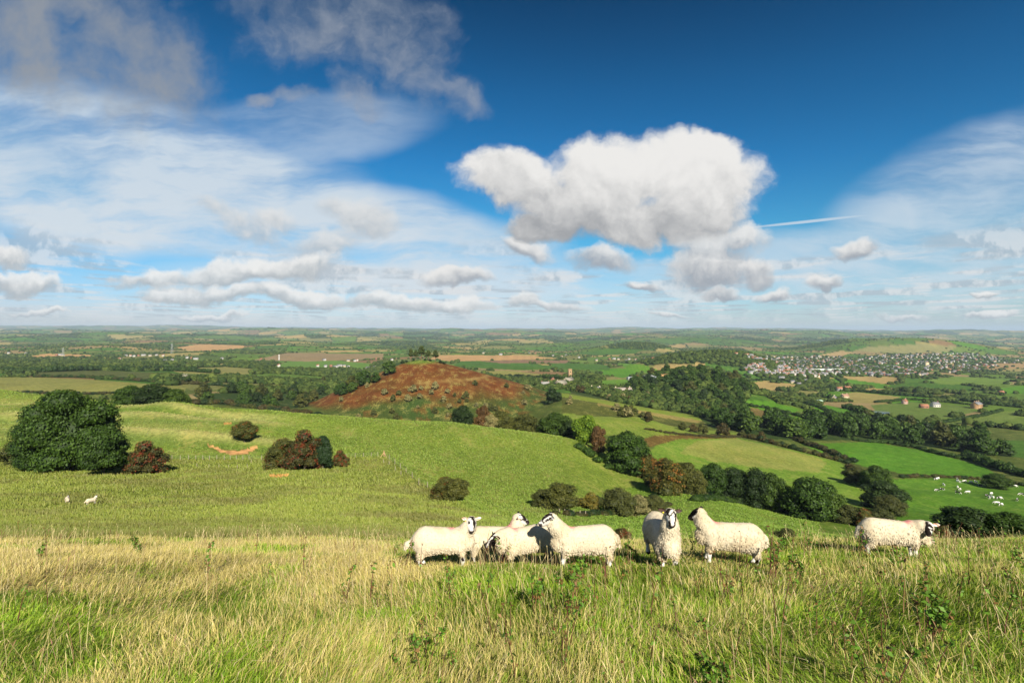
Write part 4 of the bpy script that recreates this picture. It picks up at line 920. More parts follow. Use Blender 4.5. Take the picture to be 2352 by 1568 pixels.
def sheep_meshes(seed, skull, hdir, white=.4, raddle=(.24, .0), tail=False, shaggy=1.0, legs='w', two=False, face_lo=None, h=.0165):
    "faces +X; skull centre and head direction in body space"
    r_ = np.random.default_rng(seed); K = np.array(skull, float); hd = unit(hdir); up = np.array([0, 0, 1.]); side = unit(np.cross(up, hd)); upv = np.cross(hd, side)
    nz = K+hd*.185-upv*.035
    fl = lambda a, ra, b, rb, sq=(1, 1, 1): (a, ra, b, rb, sq, 0)
    pr = [fl((-.36, 0, .535), .222, (.24, 0, .51), .212, (1, .92, 1)), fl((-.43, 0, .49), .20, (-.30, 0, .45), .21), fl((-.2, 0, .47), .205, (.22, 0, .45), .19, (1, 1, 1)), fl((.34, 0, .50), .185, (.42, 0, .47), .15),
          fl((-.40, .10, .42), .13, (-.44, .12, .27), .075), fl((-.40, -.10, .42), .13, (-.44, -.12, .27), .075), fl((.30, .11, .38), .10, (.33, .11, .30), .06), fl((.30, -.11, .38), .10, (.33, -.11, .30), .06)]
    nb = np.array([.34, 0, .60]); nm = (nb+K)/2+np.array([.02, 0, .0])
    pr += [fl(nb, .175, nm, .135), fl(nm, .135, K-hd*.05-up*.035, .092)]
    sk = lambda a, ra, b, rb, sq=(1, 1, 1): (a, ra, b, rb, sq, 1)
    pr += [sk(K, .078, K+hd*.07-upv*.01, .068), sk(K+hd*.05, .064, nz, .042), sk(nz-hd*.01-upv*.012, .038, nz+hd*.012-upv*.012, .033), sk(K-upv*.045+hd*.03, .052, nz-upv*.03-hd*.03, .03)]
    for s in (1, -1):
        j1, j2 = r_.uniform(-.03, .03, 2)
        pr += [sk((-.445, .12*s, .29), .05, (-.485+j1, .12*s, .21), .034), sk((-.485+j1, .12*s, .21), .034, (-.45+j1, .12*s, .03), .026), sk((-.45+j1, .12*s, .04), .026, (-.43+j1, .12*s, .012), .032),
               sk((.33, .11*s, .27), .045, (.335+j2, .11*s, .16), .033), sk((.335+j2, .11*s, .16), .033, (.33+j2, .11*s, .03), .026), sk((.33+j2, .11*s, .03), .027, (.35+j2, .11*s, .012), .032)]
    if tail: pr += [fl((-.60, 0, .50), .05, (-.70, 0, .43), .055), fl((-.70, 0, .43), .055, (-.745, 0, .36), .035)]
    else: pr += [fl((-.61, 0, .52), .055, (-.65, 0, .38), .04)]
    V, Q = sdf_body(pr, h); V = V+0
    dF = np.min([cap(V, *p[:5]) for p in pr if p[5] == 0], 0); dS = np.min([cap(V, *p[:5]) for p in pr if p[5] == 1], 0)
    skin = dS < dF-.004; N = vnorm(V, Q)
    loc = V-K; f = loc@hd; ff = V[:, 2] > .34; u_ = loc@upv; s_ = loc@side
    head = skin & ff; leg = skin & ~ff
    amp = .007*shaggy; V = V+N*((n3(V, 21, seed)-.5)*2*amp*(~skin))[:, None]+N*((n3(V, 7, seed+4)-.5)*.022*(~skin))[:, None]
    cream = np.array((.57, .49, .355)); C = np.repeat(cream[None], len(V), 0)*(.90+.22*n3(V, 9, seed+1))[:, None]
    dirt = (sstep(.40, .24, V[:, 2])*.30+.30*sstep(.55, .68, n3(V, 5, seed+12)))[:, None]; C = C*(1-dirt)+np.array((.42, .31, .16))*dirt
    blk = np.array((.018, .014, .012)); wht = np.array((.66, .62, .56))
    m_ = n3(V, 15, seed+7, 3); wm = (m_ > .5+.13*(.5-white)*2)
    blaze = (abs(s_) < .024) & (f > (.04 if white > .1 else .11)) & (u_ > -.05); lo_ = (u_ < -.03) & (white > .45)
    fc = np.where((wm | (blaze & (m_ > .42)) | (lo_ & (m_ > .40)))[:, None], wht, blk)
    if two: fc = np.where(((u_+.35*(m_-.5)+.10*f > -.008)&(m_ < .60))[:, None], blk, wht)
    fc = np.where(((f > .185) & (u_ < -.02))[:, None], (.05, .04, .04), fc); fc = np.where(((f > .13) & (f < .185) & (abs(s_) < .03) & (m_ > .44))[:, None], wht*.8, fc)
    C[head] = fc[head]
    lg = np.where((n3(V, 12, seed+9) > (.60 if legs == 'w' else .40))[:, None], blk, wht); C[leg] = lg[leg]
    C[skin & (V[:, 2] < .035)] = (.05, .04, .03)
    rd = np.exp(-(((V[:, 0]-raddle[0])/.06)**2+((V[:, 1]-raddle[1])/.09)**2))*(V[:, 2] > .60)*(~skin)*(n3(V, 30, 3)*1.5)
    rd = np.clip(rd*.9, 0, .6)[:, None]; C = C*(1-rd)+np.array((.75, .10, .16))*rd
    body = mesh_np('body', V, [Q], C, True)
    # wool locks over the fleece
    cand = np.nonzero(~skin & (V[:, 2] > .2))[0]; n = 7000; k = cand[r_.integers(len(cand), size=n)]; P = V[k]+r_.normal(size=(n, 3))*.006; NN = N[k]
    d = NN*.32+np.array((0, 0, -.8))+r_.normal(size=(n, 3))*.2; d /= np.linalg.norm(d, axis=1)[:, None]; L = r_.uniform(.012, .028, n)[:, None]*(.8+.35*shaggy)
    b = np.cross(d, NN+.01); b /= np.linalg.norm(b, axis=1)[:, None]+1e-9; w = r_.uniform(.006, .011, n)[:, None]; P0 = P-NN*.006
    VV = np.stack([P0-b*w, P0+b*w, P0+d*L*.6+NN*.004+b*w*.7, P0+d*L*.6+NN*.004-b*w*.7, P0+d*L], 1).reshape(-1, 3); i = np.arange(n)[:, None]*5
    CC = np.repeat(C[k]*r_.uniform(.74, 1.16, (n, 1)), 5, 0)
    fleece = mesh_np('fleece', VV, [i+np.array([[0, 1, 2, 3]]), i+np.array([[3, 2, 4]])], CC)
    out = dict(body=body, fleece=fleece)
    # ears, eyes, ear tag
    for s, nm in ((1, 'earL'), (-1, 'earR')):
        base = K+side*s*.066+upv*.035-hd*.02; ed = unit(side*s*1.0+upv*.18-hd*.28); fr = unit(hd+upv*.35-ed*np.dot(hd+upv*.35, ed)); wd = np.cross(ed, fr)
        mb = MB(); nu, nv = 9, 7; G = []
        for face in (0, 1):
            for a in range(nu):
                ta = a/(nu-1); wv = .034*math.sin(math.pi*min(1, ta*.86+.12))**.8
                for b_ in range(nv):
                    tb = b_/(nv-1)*2-1; cup = (tb*tb)*.016*math.sin(math.pi*min(1, ta+.1)); G.append(base+ed*ta*.125-up*.02*ta*ta+wd*tb*wv+fr*(cup-(.007 if face else 0)*(1-abs(tb))))
        q = np.array([(a*nv+b_, (a+1)*nv+b_, (a+1)*nv+b_+1, a*nv+b_+1) for a in range(nu-1) for b_ in range(nv-1)])
        G = np.array(G); n_ = nu*nv; inner = np.where(n3(G, 40, seed)[:, None] > .52, (.55, .30, .2) if white > .35 else (.10, .05, .04), blk*2 if white < .3 else (.75, .7, .65)); cc = inner.copy(); cc[n_:] = blk*1.2 if white < .6 else blk*1.4
        mb.add(G, np.concatenate([q, q[:, ::-1]+n_]), None, cc); out[nm] = mb.mesh('ear', True)
        mb = MB(); V2, f2, _ = blob(K+hd*.055+side*s*.066+upv*.022, .0125, r_, (1, 1, 1), 0, 2); mb.add(V2, None, f2, (.02, .012, .008)); out['eye'+nm[-1]] = mb.mesh('eye', True)
    mb = MB(); c = K+side*-.115+upv*.03+hd*.012; V2, Q2 = box_np(0, 0, 0, .006, .022, .03); mb.add(V2@np.array([hd, side, upv])+c, Q2, None, (.85, .68, .05)); out['tag'] = mb.mesh('ear_tag')
    return out
def put_sheep(mm, px, y, yaw, label, group='sheep standing on the brow', s=.95, dz=0.0, x=None, cat='sheep'):
    x = (px-CX)/F*y if x is None else x
    t_ = thing('sheep', label, cat, (x, y, tz(x, y)-.02+dz), R(yaw), group, s)
    kid(t_, link('body', mm['body'], M_wool)); kid(t_, link('fleece', mm['fleece'], M_wool))
    for e in ('earL', 'earR'):
        eo = kid(t_, link('ear', mm[e], M_hide))
        if e == 'earR': kid(eo, link('ear_tag', mm['tag'], M_glass))
    for e in ('eyeL', 'eyeR'): kid(t_, link('eye', mm[e], M_glass))
    return t_
up_ = (.50, 0, .87)
S1 = sheep_meshes(101, (.50, -.03, .86), (.05, -1, -.42), .45, tail=True, shaggy=.5, raddle=(.12, 0))
put_sheep(S1, 1022, 9.15, 2, 'leftmost sheep of the group, side on with tail out and blotched face to the camera')
S2 = sheep_meshes(102, (.47, 0, .92), (1, -.1, -.35), .5, two=True, shaggy=.5, raddle=(.26, 0))
put_sheep(S2, 1140, 10.0, 4, 'sheep half hidden at the back of the group, looking right with raised head')
S3 = sheep_meshes(103, (.60, .02, .62), (.88, .12, -.55), -.1, shaggy=1.3, legs='b', raddle=(.22, 0))
put_sheep(S3, 1206, 9.25, 199, 'black faced sheep in the middle of the group with lowered head')
S5 = sheep_meshes(105, (.57, 0, .90), (1, .08, -.30), .5, two=True, shaggy=1.25, raddle=(.20, -.03))
put_sheep(S5, 1338, 8.6, 183, 'largest woolly sheep, side on facing left at the right end of the group')
S6 = sheep_meshes(106, (.42, 0, 1.0), (1, -.14, -.40), .0, shaggy=1.1, raddle=(.1, .05))
put_sheep(S6, 1522, 8.7, 270, 'black faced sheep facing the camera head on', s=1.02)
S7 = sheep_meshes(107, (.50, .0, .88), (.88, -.38, -.50), .02, shaggy=1.35, raddle=(.22, 0))
put_sheep(S7, 1672, 8.8, 166, 'sheep looking away to the left, black cheek and ears seen from behind')
S8 = sheep_meshes(108, (.54, -.12, .72), (-.37, -.93, -.40), .85, shaggy=1.3, raddle=(.24, 0))
put_sheep(S8, 2052, 10.6, 346, 'lone sheep on the right with a speckled white face, black ears and pink shoulder mark', s=1.03)
put_sheep(S7, 2080, 12.6, 172, 'sheep hidden behind the lone right-hand sheep, only an ear showing above its back', s=.93, dz=-.20)
fg = 'two sheep far down the left slope'
def far_sheep(mm, px, py, yaw, label):
    x, y, z = hit(px, py, 16); put_sheep(mm, px, y, yaw, label, fg, 1.0, .06)
far_sheep(S6, 155, 1156, 318, 'small distant sheep on the left slope with a black and white head')
far_sheep(S1, 210, 1158, 62, 'small distant sheep on the left slope seen from behind')

# ------------------------------------------------------------------ cows
def cow_mesh(seed, white, graze=True):
    hd = (.62, 0, -.78) if graze else (.95, .1, -.25); K = np.array((1.32, 0, .62)) if graze else np.array((1.18, 0, 1.42)); hd = unit(hd)
    pr = [((-.75, 0, 1.02), .36, (.6, 0, 1.0), .37, (1, .85, 1), 0), ((-.85, 0, 1.12), .27, (-.5, 0, 1.0), .33, (1, 1, 1), 0), ((.55, 0, 1.1), .3, (.85, 0, 1.0), .24, (1, .8, 1), 0),
          ((.8, 0, 1.1), .22, K-hd*.1, .13, (1, .7, 1), 0), (K, .13, K+hd*.38, .075, (1, .9, 1), 0), ((-1.02, 0, 1.2), .04, (-1.12, 0, .5), .03, (1, 1, 1), 0), ((-.45, 0, .68), .14, (-.3, 0, .68), .12, (1, 1, 1), 0),
          (K+np.array((-.05, .1, .06)), .05, K+np.array((-.1, .24, .04)), .03, (1, 1, 1), 0), (K+np.array((-.05, -.1, .06)), .05, K+np.array((-.1, -.24, .04)), .03, (1, 1, 1), 0)]
    for s in (1, -1):
        pr += [((-.85, .2*s, .85), .2, (-.9, .22*s, .55), .09, (1, 1, 1), 0), ((-.9, .22*s, .55), .08, (-.86, .22*s, .04), .055, (1, 1, 1), 0), ((.62, .2*s, .8), .15, (.62, .2*s, .5), .075, (1, 1, 1), 0), ((.62, .2*s, .5), .075, (.62, .2*s, .04), .055, (1, 1, 1), 0)]
    V, Q = sdf_body(pr, .055, .09); m_ = n3(V*np.array((1, .8, 1)), 1.5, seed, 2)
    C = np.where((m_ > .5+(.5-white)*.35)[:, None], (.82, .78, .72), (.012, .011, .011)); C[V[:, 2] < .45] = (.75, .7, .64)
    return mesh_np('cow', V, [Q], C, True)
CW = [cow_mesh(1, .85), cow_mesh(2, .5), cow_mesh(3, .15), cow_mesh(4, .7, False)]
cg = 'dairy cows grazing in the valley field'
for zx, zy, k, yw in ((1527,497,1,10),(1548,492,0,200),(1603,552,0,250),(1540,600,2,190),(1587,594,2,10),(1733,505,3,80),(1738,520,0,270),(1797,516,0,170),(1858,528,0,10),(1905,525,3,90),(1968,537,1,20),
    (1943,558,2,0),(1732,572,0,60),(1750,595,1,10),(1735,625,2,300),(1827,618,0,175),(2070,540,2,160),(2092,546,0,10),(2088,572,1,200),(2150,568,1,170),(2178,552,0,10),(2232,558,2,190),(2268,562,0,0),
    (2047,634,0,20),(2006,655,2,10),(2027,675,3,240),(2052,668,0,100),(2122,675,1,350),(2096,722,0,140),(2135,738,1,10),(2290,690,2,20),(2325,642,2,180)):
    px = (1900+zx/3.794)/1.07143; py = (1050+zy/3.794)/1.07143; x, y, z = hit(px, py, 60)
    tag(link('cow', CW[k], M_hide, None, (x, y, z-.05), R(yw+rs.uniform(-15, 15)), .78), ['nearly white', 'black and white patched', 'mostly black', 'white and black upright'][k]+' cow grazing in the green valley field on the right', 'cow', cg)

# ------------------------------------------------------------------ fences
WOODC = (.27, .23, .17)
def fence(pts, label, h=1.15, wires=True, name='fence', r=.055, y=None, y0=60):
    t_ = None; tops = []
    for i, (px, py) in enumerate(pts):
        x, yy, z = hit(px, py, y0) if y is None else ((px-CX)/F*y, y, tz((px-CX)/F*y, y))
        if t_ is None: t_ = thing(name, label, 'fence', (x, yy, z)); o0 = np.array((x, yy, z))
        p = np.array((x, yy, z))-o0; V, Q = tube_np([(0, 0, -.15), (rs.uniform(-.03, .03), 0, h)], [r*1.05, r], 6); mb = MB(); mb.add(V, Q, None, WOODC)
        kid(t_, link('post', mb.mesh('post'), M_wood, None, p)); tops.append(p)
    if wires:
        mb = MB()
        for hh in (.35, .7, 1.02):
            V, Q = tube_np([p+(0, 0, hh) for p in tops], .012, 4); mb.add(V, Q, None, (.12, .12, .12))
        kid(t_, link('wire', mb.mesh('wire'), M_metal))
    return t_
fence([(376,1056),(395,1056),(414,1056),(433,1056),(450,1056),(466,1056),(481,1056),(498,1056),(515,1056),(529,1056),(543,1056),(558,1056),(572,1056),(601,1056)], 'post and wire fence left of the thicket below the sandy scar')
fence([(795,1052),(816,1050),(835,1050),(853,1049),(868,1048)], 'short run of fence posts from the thicket to the corner')
fence([(883,1049),(894,1055),(907,1066),(920,1076),(933,1087),(947,1098),(962,1112),(982,1121)], 'fence running downhill from the wooden corner strainer', h=1.25)
fence([(881,1063),(894,1067),(908,1080),(921,1090)], 'second line of old posts just below the downhill fence', .9, False)
fence([(452,1072),(480,1074),(503,1074),(525,1075),(545,1075),(568,1074),(577,1062),(630,1072)], 'row of short leaning posts in the rough grass', .8, False, r=.045)
fence([(1285,1180),(1297,1181),(1307,1182),(1318,1183),(1332,1184),(1345,1185)], 'pale fence stakes in front of the gully bushes', .9, False, y0=60)
x, y, z = hit(882, 1050, 60); mb = MB()
t_ = thing('corner_strainer', 'orange timber corner post with two leaning braces', 'fence post', (x, y, z))
for a, b, nm in (((0, 0, -.2), (0, 0, 1.75), 'post'), ((-.9, .1, 0), (0, 0, 1.3), 'brace'), ((.9, -.3, -.3), (0, 0, 1.3), 'brace')):
    mb = MB(); V, Q = tube_np([a, b], .10 if nm == 'post' else .07, 7); mb.add(V, Q, None, (.40, .25, .13)); kid(t_, link(nm, mb.mesh(nm), M_wood))

# ------------------------------------------------------------------ houses
def gable(mb, w, d, h, rh, col, ov=.35, m=0):
    "roof as two thick slopes with a ridge along x"
    for s in (1, -1):
        a = math.atan2(rh, d/2); L = (d/2+ov)/math.cos(a); nrm = np.array((0, math.sin(a)*s, math.cos(a)))
        p0 = np.array((0, (d/2+ov)*s, h-ov*math.tan(a))); p1 = np.array((0, 0, h+rh)); X = np.array((w/2+ov*.6, 0, 0)); tk = nrm*.18
        V = [p0-X, p0+X, p1+X, p1-X, p0-X+tk, p0+X+tk, p1+X+tk, p1-X+tk]; Q = np.array([(0, 1, 2, 3), (7, 6, 5, 4), (0, 4, 5, 1), (3, 2, 6, 7), (0, 3, 7, 4), (1, 5, 6, 2)])
        mb.add(V, Q if s > 0 else Q[:, ::-1], None, col, m)
def walls(mb, w, d, h, rh, col, m=0):
    V = np.array([(-w/2,-d/2,-1.5),(w/2,-d/2,-1.5),(w/2,d/2,-1.5),(-w/2,d/2,-1.5),(-w/2,-d/2,h),(w/2,-d/2,h),(w/2,d/2,h),(-w/2,d/2,h),(-w/2,0,h+rh),(w/2,0,h+rh)])
    mb.add(V, np.array([(0,1,5,4),(1,2,6,5),(2,3,7,6),(3,0,4,7)]), np.array([(5,6,9),(7,4,8)]), col, m)
WHITE = (.58, .54, .49); STONE = (.55, .45, .30); BRICK = (.28, .14, .09); SLATE = (.20, .20, .215); TILE = (.33, .15, .09); GREYW = (.45, .43, .40)
def small_house(name, wc, rc, w=9, d=7, h=4.8, rh=2.6):
    mb = MB(); walls(mb, w, d, h, rh, wc); gable(mb, w, d, h, rh, rc, m=1)
    V, Q = box_np(w*.36, 0, h+rh+.2, .9, .8, 1.6); mb.add(V, Q, None, BRICK)
    for fx in (-.3, .02, .32):
        for zz in (1.5, 3.8):
            V, Q = box_np(w*fx, -d/2-.01, zz, 1.1, .08, 1.2); mb.add(V, Q, None, (.06, .07, .08))
    return mb.mesh(name)
HV = [(small_house('house', WHITE, SLATE), 'white rendered house with a grey slate roof'), (small_house('house', BRICK, TILE), 'red brick house with a tiled roof'), (small_house('house', STONE, SLATE, 11), 'stone house with a slate roof'),
      (small_house('house', WHITE, TILE, 8), 'white house with an orange tiled roof'), (small_house('house', GREYW, SLATE, 16, 7), 'long pale terrace with a slate roof'), (small_house('house', BRICK, SLATE, 14, 8), 'red brick terrace with a slate roof')]
def town():
    r_ = np.random.default_rng(31); pts = []
    bands = [([(1700,848),(1760,832),(1900,830),(2010,842),(2010,858),(1880,866),(1760,862)], 420, 1), ([(1690,815),(1760,820),(1900,818),(1990,826),(1980,836),(1800,834),(1700,826)], 220, .6), ([(1980,845),(2240,836),(2300,838),(2200,860),(2000,866)], 240, .8), ([(1985,822),(2060,814),(2260,812),(2320,830),(2150,838),(2010,836)], 330, .3),
             ([(2290,828),(2352,826),(2352,834),(2300,836)], 16, .2)]
    for poly, n, dens in bands:
        q = np.array(poly); c = 0; tr = 0
        while c < n and tr < n*40:
            tr += 1; px = r_.uniform(q[:, 0].min(), q[:, 0].max()); py = r_.uniform(q[:, 1].min(), q[:, 1].max())
            if not inpoly(np.array([px]), np.array([py]), poly)[0]: continue
            x, y, z = hit(px, py, 900)
            if y > 5200 or vnoise(np.array([x/70]), np.array([y/110]), 5)[0] < .24 or vnoise(np.array([x/25]), np.array([y/60]), 9)[0] < .25: continue
            pts.append((x, y, z, dens)); c += 1
    pts.sort(key=lambda p: p[1]); mb = MB(); print('houses', len(pts))
    for i, (x, y, z, dens) in enumerate(pts):
        k = int(r_.choice(6, p=(.34, .16, .12, .14, .12, .12) if dens > .5 else (.5, .08, .08, .22, .08, .04))); rz = r_.choice([0, 1.57])+.3+.4*vnoise(np.array([x/200]), np.array([y/200]), 3)[0]*3+r_.normal()*.1
        if i < 285:
            near = 'nearer' if y < 1750 else 'middle'
            tag(link('house', HV[k][0], [M_wall, M_roof], None, (x, y, z), rz, .92), HV[k][1]+' among the houses of the distant town', 'house', 'houses of the distant town')
        else:
            wc = (WHITE, BRICK, STONE, WHITE, GREYW, BRICK)[k]; rc = (SLATE, TILE, SLATE, TILE, SLATE, SLATE)[k]; w = r_.uniform(7, 12); V0 = MB(); walls(V0, w, 6, 3.8, 2.2, wc); gable(V0, w, 6, 3.8, 2.2, rc)
            c, s = math.cos(rz), math.sin(rz)
            for V, C in zip(V0.V, V0.C): V[:] = np.stack([V[:, 0]*c-V[:, 1]*s+x, V[:, 0]*s+V[:, 1]*c+y, V[:, 2]+z], 1)
            off = mb.n
            for V, C in zip(V0.V, V0.C): mb.V.append(V); mb.C.append(C)
            for q in V0.Q: mb.Q.append(q+off); mb.MQ.append(np.zeros(len(q)))
            for q in V0.T: mb.T.append(q+off); mb.MT.append(np.zeros(len(q)))
            mb.n += V0.n
    if mb.n: tag(link('distant_houses', mb.mesh('distant_houses'), M_wall), 'farther houses of the town on the rising ground', 'houses', kind='stuff')
    # gardens and street trees between the roofs
    mb = MB(); P = np.array([(p[0], p[1]) for p in pts]); k = r_.integers(len(P), size=1900); X = P[k]+r_.normal(size=(1900, 2))*(26, 40); Z = terr(X[:, 0], X[:, 1])
    for (x, y), z in zip(X, Z):
        s = r_.uniform(3.5, 7); t_ = r_.random(); V, f, _ = blob((x, y, z+s*.5), (s, s, s*.75), r_, (1, 1, 1), .15); mb.add(V, None, f, np.array((.022, .042, .01))*(1-t_)+np.array((.06, .085, .018))*t_)
    tag(link('town_trees', mb.mesh('town_trees'), M_far), 'garden and street trees between the town roofs', 'trees', kind='stuff')
town()
def big_house(px, py, w, d, h, rh, wc, rc, rz, label, nwin=4, chim=((.4,), (-.4,)), name='house', y0=250, cat='house', doors=True, y=None):
    x, y, z = hit(px, py, y0) if y is None else ((px-CX)/F*y, y, tz((px-CX)/F*y, y))
    t_ = thing(name, label, cat, (x, y, z), rz); mb = MB(); walls(mb, w, d, h, rh, wc); kid(t_, link('wall', mb.mesh('wall'), M_wall))
    mb = MB(); gable(mb, w, d, h, rh, rc); ro = kid(t_, link('roof', mb.mesh('roof'), M_roof))
    for (cx,) in chim:
        mb = MB(); V, Q = box_np(w*cx, 0, h+rh+.3, 1.1, .9, 2.0); mb.add(V, Q, None, wc if wc != WHITE else BRICK); kid(ro, link('chimney', mb.mesh('chimney'), M_wall))
    for i in range(nwin):
        for zz in ((1.6, 4.2) if h > 5 else (1.6,)):
            mb = MB(); V, Q = box_np(w*((i+.5)/nwin-.5), -d/2-.03, zz, 1.1, .1, 1.3); mb.add(V, Q, None, (.05, .06, .07)); kid(t_, link('window', mb.mesh('window'), M_glass))
    return t_
big_house(2243, 938, 15, 9, 6.5, 3.4, (.42, .25, .13), SLATE, .5, 'orange brick manor with chimneys at the edge of the large field on the right', 4, ((.42,), (0,), (-.42,)))
big_house(2148, 934, 11, 7, 4, 3, WHITE, SLATE, .2, 'white cottage with dark roof on the far edge of the large field', 3, ((.4,),))
big_house(2122, 937, 10, 6, 3, 2.6, BRICK, TILE, -.2, 'low red brick outbuilding left of the white cottage', 2, ())
big_house(2078, 927, 9, 6, 4, 3, (.5, .33, .28), TILE, .6, 'pink walled cottage with a red roof on the field edge', 2, ((.4,),))
big_house(1946, 897, 13, 8, 5.5, 3, BRICK, TILE, .3, 'red brick house with orange roof in the trees below the town', 3)
big_house(1928, 898, 9, 7, 5, 3, WHITE, TILE, -.3, 'white gabled house beside the red brick house', 2, ((.4,),))
big_house(1940, 916, 13, 7, 5, 3, STONE, (.35, .2, .14), .4, 'brown stone farmhouse among trees above the small bright field', 3)
big_house(1916, 921, 11, 7, 5, 3, STONE, SLATE, .9, 'stone farmhouse with a slate roof by the small bright field', 2)
big_house(1876, 925, 14, 8, 3, 1.4, (.55, .6, .52), (.45, .62, .5), .2, 'pale green roofed farm shed', 0, (), 'farm_shed', cat='shed')
big_house(1870, 961, 6.5, 3.2, 2.6, .5, (.75, .74, .7), (.7, .7, .68), .1, 'small white field shelter at the edge of the bright field', 0, (), 'field_shelter', cat='shed')
big_house(1288, 890, 16, 9, 6, 4, (.36,.3,.2), (.26, .24, .19), .7, 'large stone village house with a pale roof', 3, y0=500)
big_house(1306, 882, 22, 9, 6, 4, (.38,.32,.22), (.28, .25, .2), 1.0, 'long pale stone school building in the village', 4, y0=500)
big_house(1252, 889, 12, 8, 5, 3, BRICK, (.3, .29, .27), .2, 'brick village house with a pale roof at the left of the village', 3, y0=500)
big_house(1270, 880, 9, 7, 5, 3, BRICK, TILE, 1.2, 'red gabled house in the village trees', 2, y0=500)
big_house(1368, 903, 12, 8, 5, 3, STONE, SLATE, -.4, 'slate roofed village house among the trees', 3, y0=450)
big_house(1430, 905, 22, 8, 5, 3, STONE, (.33, .28, .24), .1, 'long stone house with white upper wall in the wood edge', 5, y0=450)
fgp = [(1452,873,18,'grey metal roofed barn at the left of the farm yard',GREYW,(.55,.57,.6)),(1470,872,14,'barn with an orange end roof in the farm yard',WHITE,(.75,.3,.12)),(1492,873,16,'timber clad barn in the middle of the farm yard',(.6,.42,.22),(.5,.5,.52)),(1510,876,20,'long grey barn at the front of the farm yard',(.45,.42,.38),(.4,.42,.46)),(1524,871,14,'orange brown roofed barn at the right of the farm yard',(.55,.4,.25),(.55,.3,.14))]
for px, py, w, lb, wc, rc in fgp: big_house(px, py, w, 11, 4.5, 2, wc, rc, .15, lb, 0, (), 'barn', 600, 'barn')
# village church tower
x, y, z = hit(1309, 872, 600); t_ = thing('church_tower', 'square sandstone church tower rising from the dark belt of trees', 'church', (x, y, z), .3)
mb = MB(); V, Q = box_np(0, 0, 8, 5.6, 5.6, 19); mb.add(V, Q, None, (.34, .23, .12)); V, Q = box_np(0, 0, 17.8, 6.0, 6.0, .5); mb.add(V, Q, None, (.3, .2, .1))
kid(t_, link('tower', mb.mesh('tower'), M_wall)); mb = MB()
for i in range(4):
    a = i*math.pi/2
    for k in (-1, 0, 1): V, Q = box_np(math.cos(a)*2.6-math.sin(a)*k*1.8, math.sin(a)*2.6+math.cos(a)*k*1.8, 18.6, .8, .8, 1.2, a); mb.add(V, Q, None, (.34, .23, .12))
kid(t_, link('battlements', mb.mesh('battlements'), M_wall))
for a in range(4):
    mb = MB(); V, Q = box_np(math.cos(a*math.pi/2)*2.83, math.sin(a*math.pi/2)*2.83, 14, .14 if a % 2 == 0 else 1.5, 1.5 if a % 2 == 0 else .14, 2.4); mb.add(V, Q, None, (.05, .045, .04)); kid(t_, link('belfry_opening', mb.mesh('belfry_opening'), M_wall))
big_house(2128, 841, 14, 10, 14, .5, (.62, .5, .32), (.5, .4, .26), .3, 'sandstone church tower standing above the town roofs', 2, (), 'church_tower', 1200, 'church')
for px, w in ((1880, 60), (1915, 50)):
    big_house(px, 852, w, 22, 6, 1.5, (.75, .76, .68), (.72, .76, .66), .1, 'large pale industrial hall '+('left' if px < 1900 else 'right')+' of the pair in the middle of the town', 0, (), 'industrial_hall', 1200, 'factory')
# farms and hamlets on the far plain
hg = 'scattered farmhouses on the far plain'
for i, (px, py) in enumerate([(20,812),(45,813),(60,813),(130,817),(138,816),(145,818),(290,818),(300,818),(308,819),(318,818),(330,817),(345,818),(360,817),(375,818),(430,823),(440,824),(450,826),(380,830),(396,829),(275,826),(510,825),(600,827),
        (745,828),(800,830),(815,830),(820,829),(900,828),(865,826),(780,842),(790,843),(800,845),(730,842),(748,843),(760,843),(770,845),(845,848),(860,847),(640,842),(1215,812),(1230,813),(1150,815),(1110,812),(1270,818),(1290,820),(1330,822),
        (1400,826),(1410,825),(1420,826),(1445,826),(1460,827),(1480,826),(1500,826),(1440,830),(1370,829),(1300,817),(1580,804),(1600,805),(1625,804),(1640,805),(1655,804),(2105,860),(2130,860),(2050,862),(1770,868),(1795,870),(1820,880),(1835,885),(1860,888),(1850,877),(2300,905),(1725,858),(1740,862)]):
    x, y, z = hit(px, py, 700)
    k = (0, 3, 0, 1, 4, 2)[i % 6]; o = link('farmhouse', HV[k][0], [M_wall, M_roof], None, (x, y, z), rs.uniform(-.6, .6), .85); tag(o, HV[k][1]+' in the far fields of the plain', 'house', hg)
# pond
x, y, z = hit(2015, 949, 300)
th = np.linspace(0, 2*math.pi, 28, endpoint=False); rr = 1+.18*np.sin(th*3+1); Vp = np.stack([x+15*rr*np.cos(th)+4*np.sin(th), y+16*rr*np.sin(th), np.full(28, z+1.2)], 1)
Vb = Vp.copy(); Vb[:, 2] -= 2.5; m = bpy.data.materials.new('pond_water'); m.use_nodes = True; bs = m.node_tree.nodes['Principled BSDF']; bs.inputs['Base Color'].default_value = rgb(.05, .07, .07); bs.inputs['Roughness'].default_value = .05
mb = MB(); n = 28; mb.add(np.concatenate([Vp, Vb, [[x, y, z+1.2]]]), np.array([(i, n+i, n+(i+1) % n, (i+1) % n) for i in range(n)]), np.array([(2*n, i, (i+1) % n) for i in range(n)]), (.1, .1, .1))
tag(link('pond', mb.mesh('pond'), m), 'small pale pond between trees in the right valley', kind='structure')
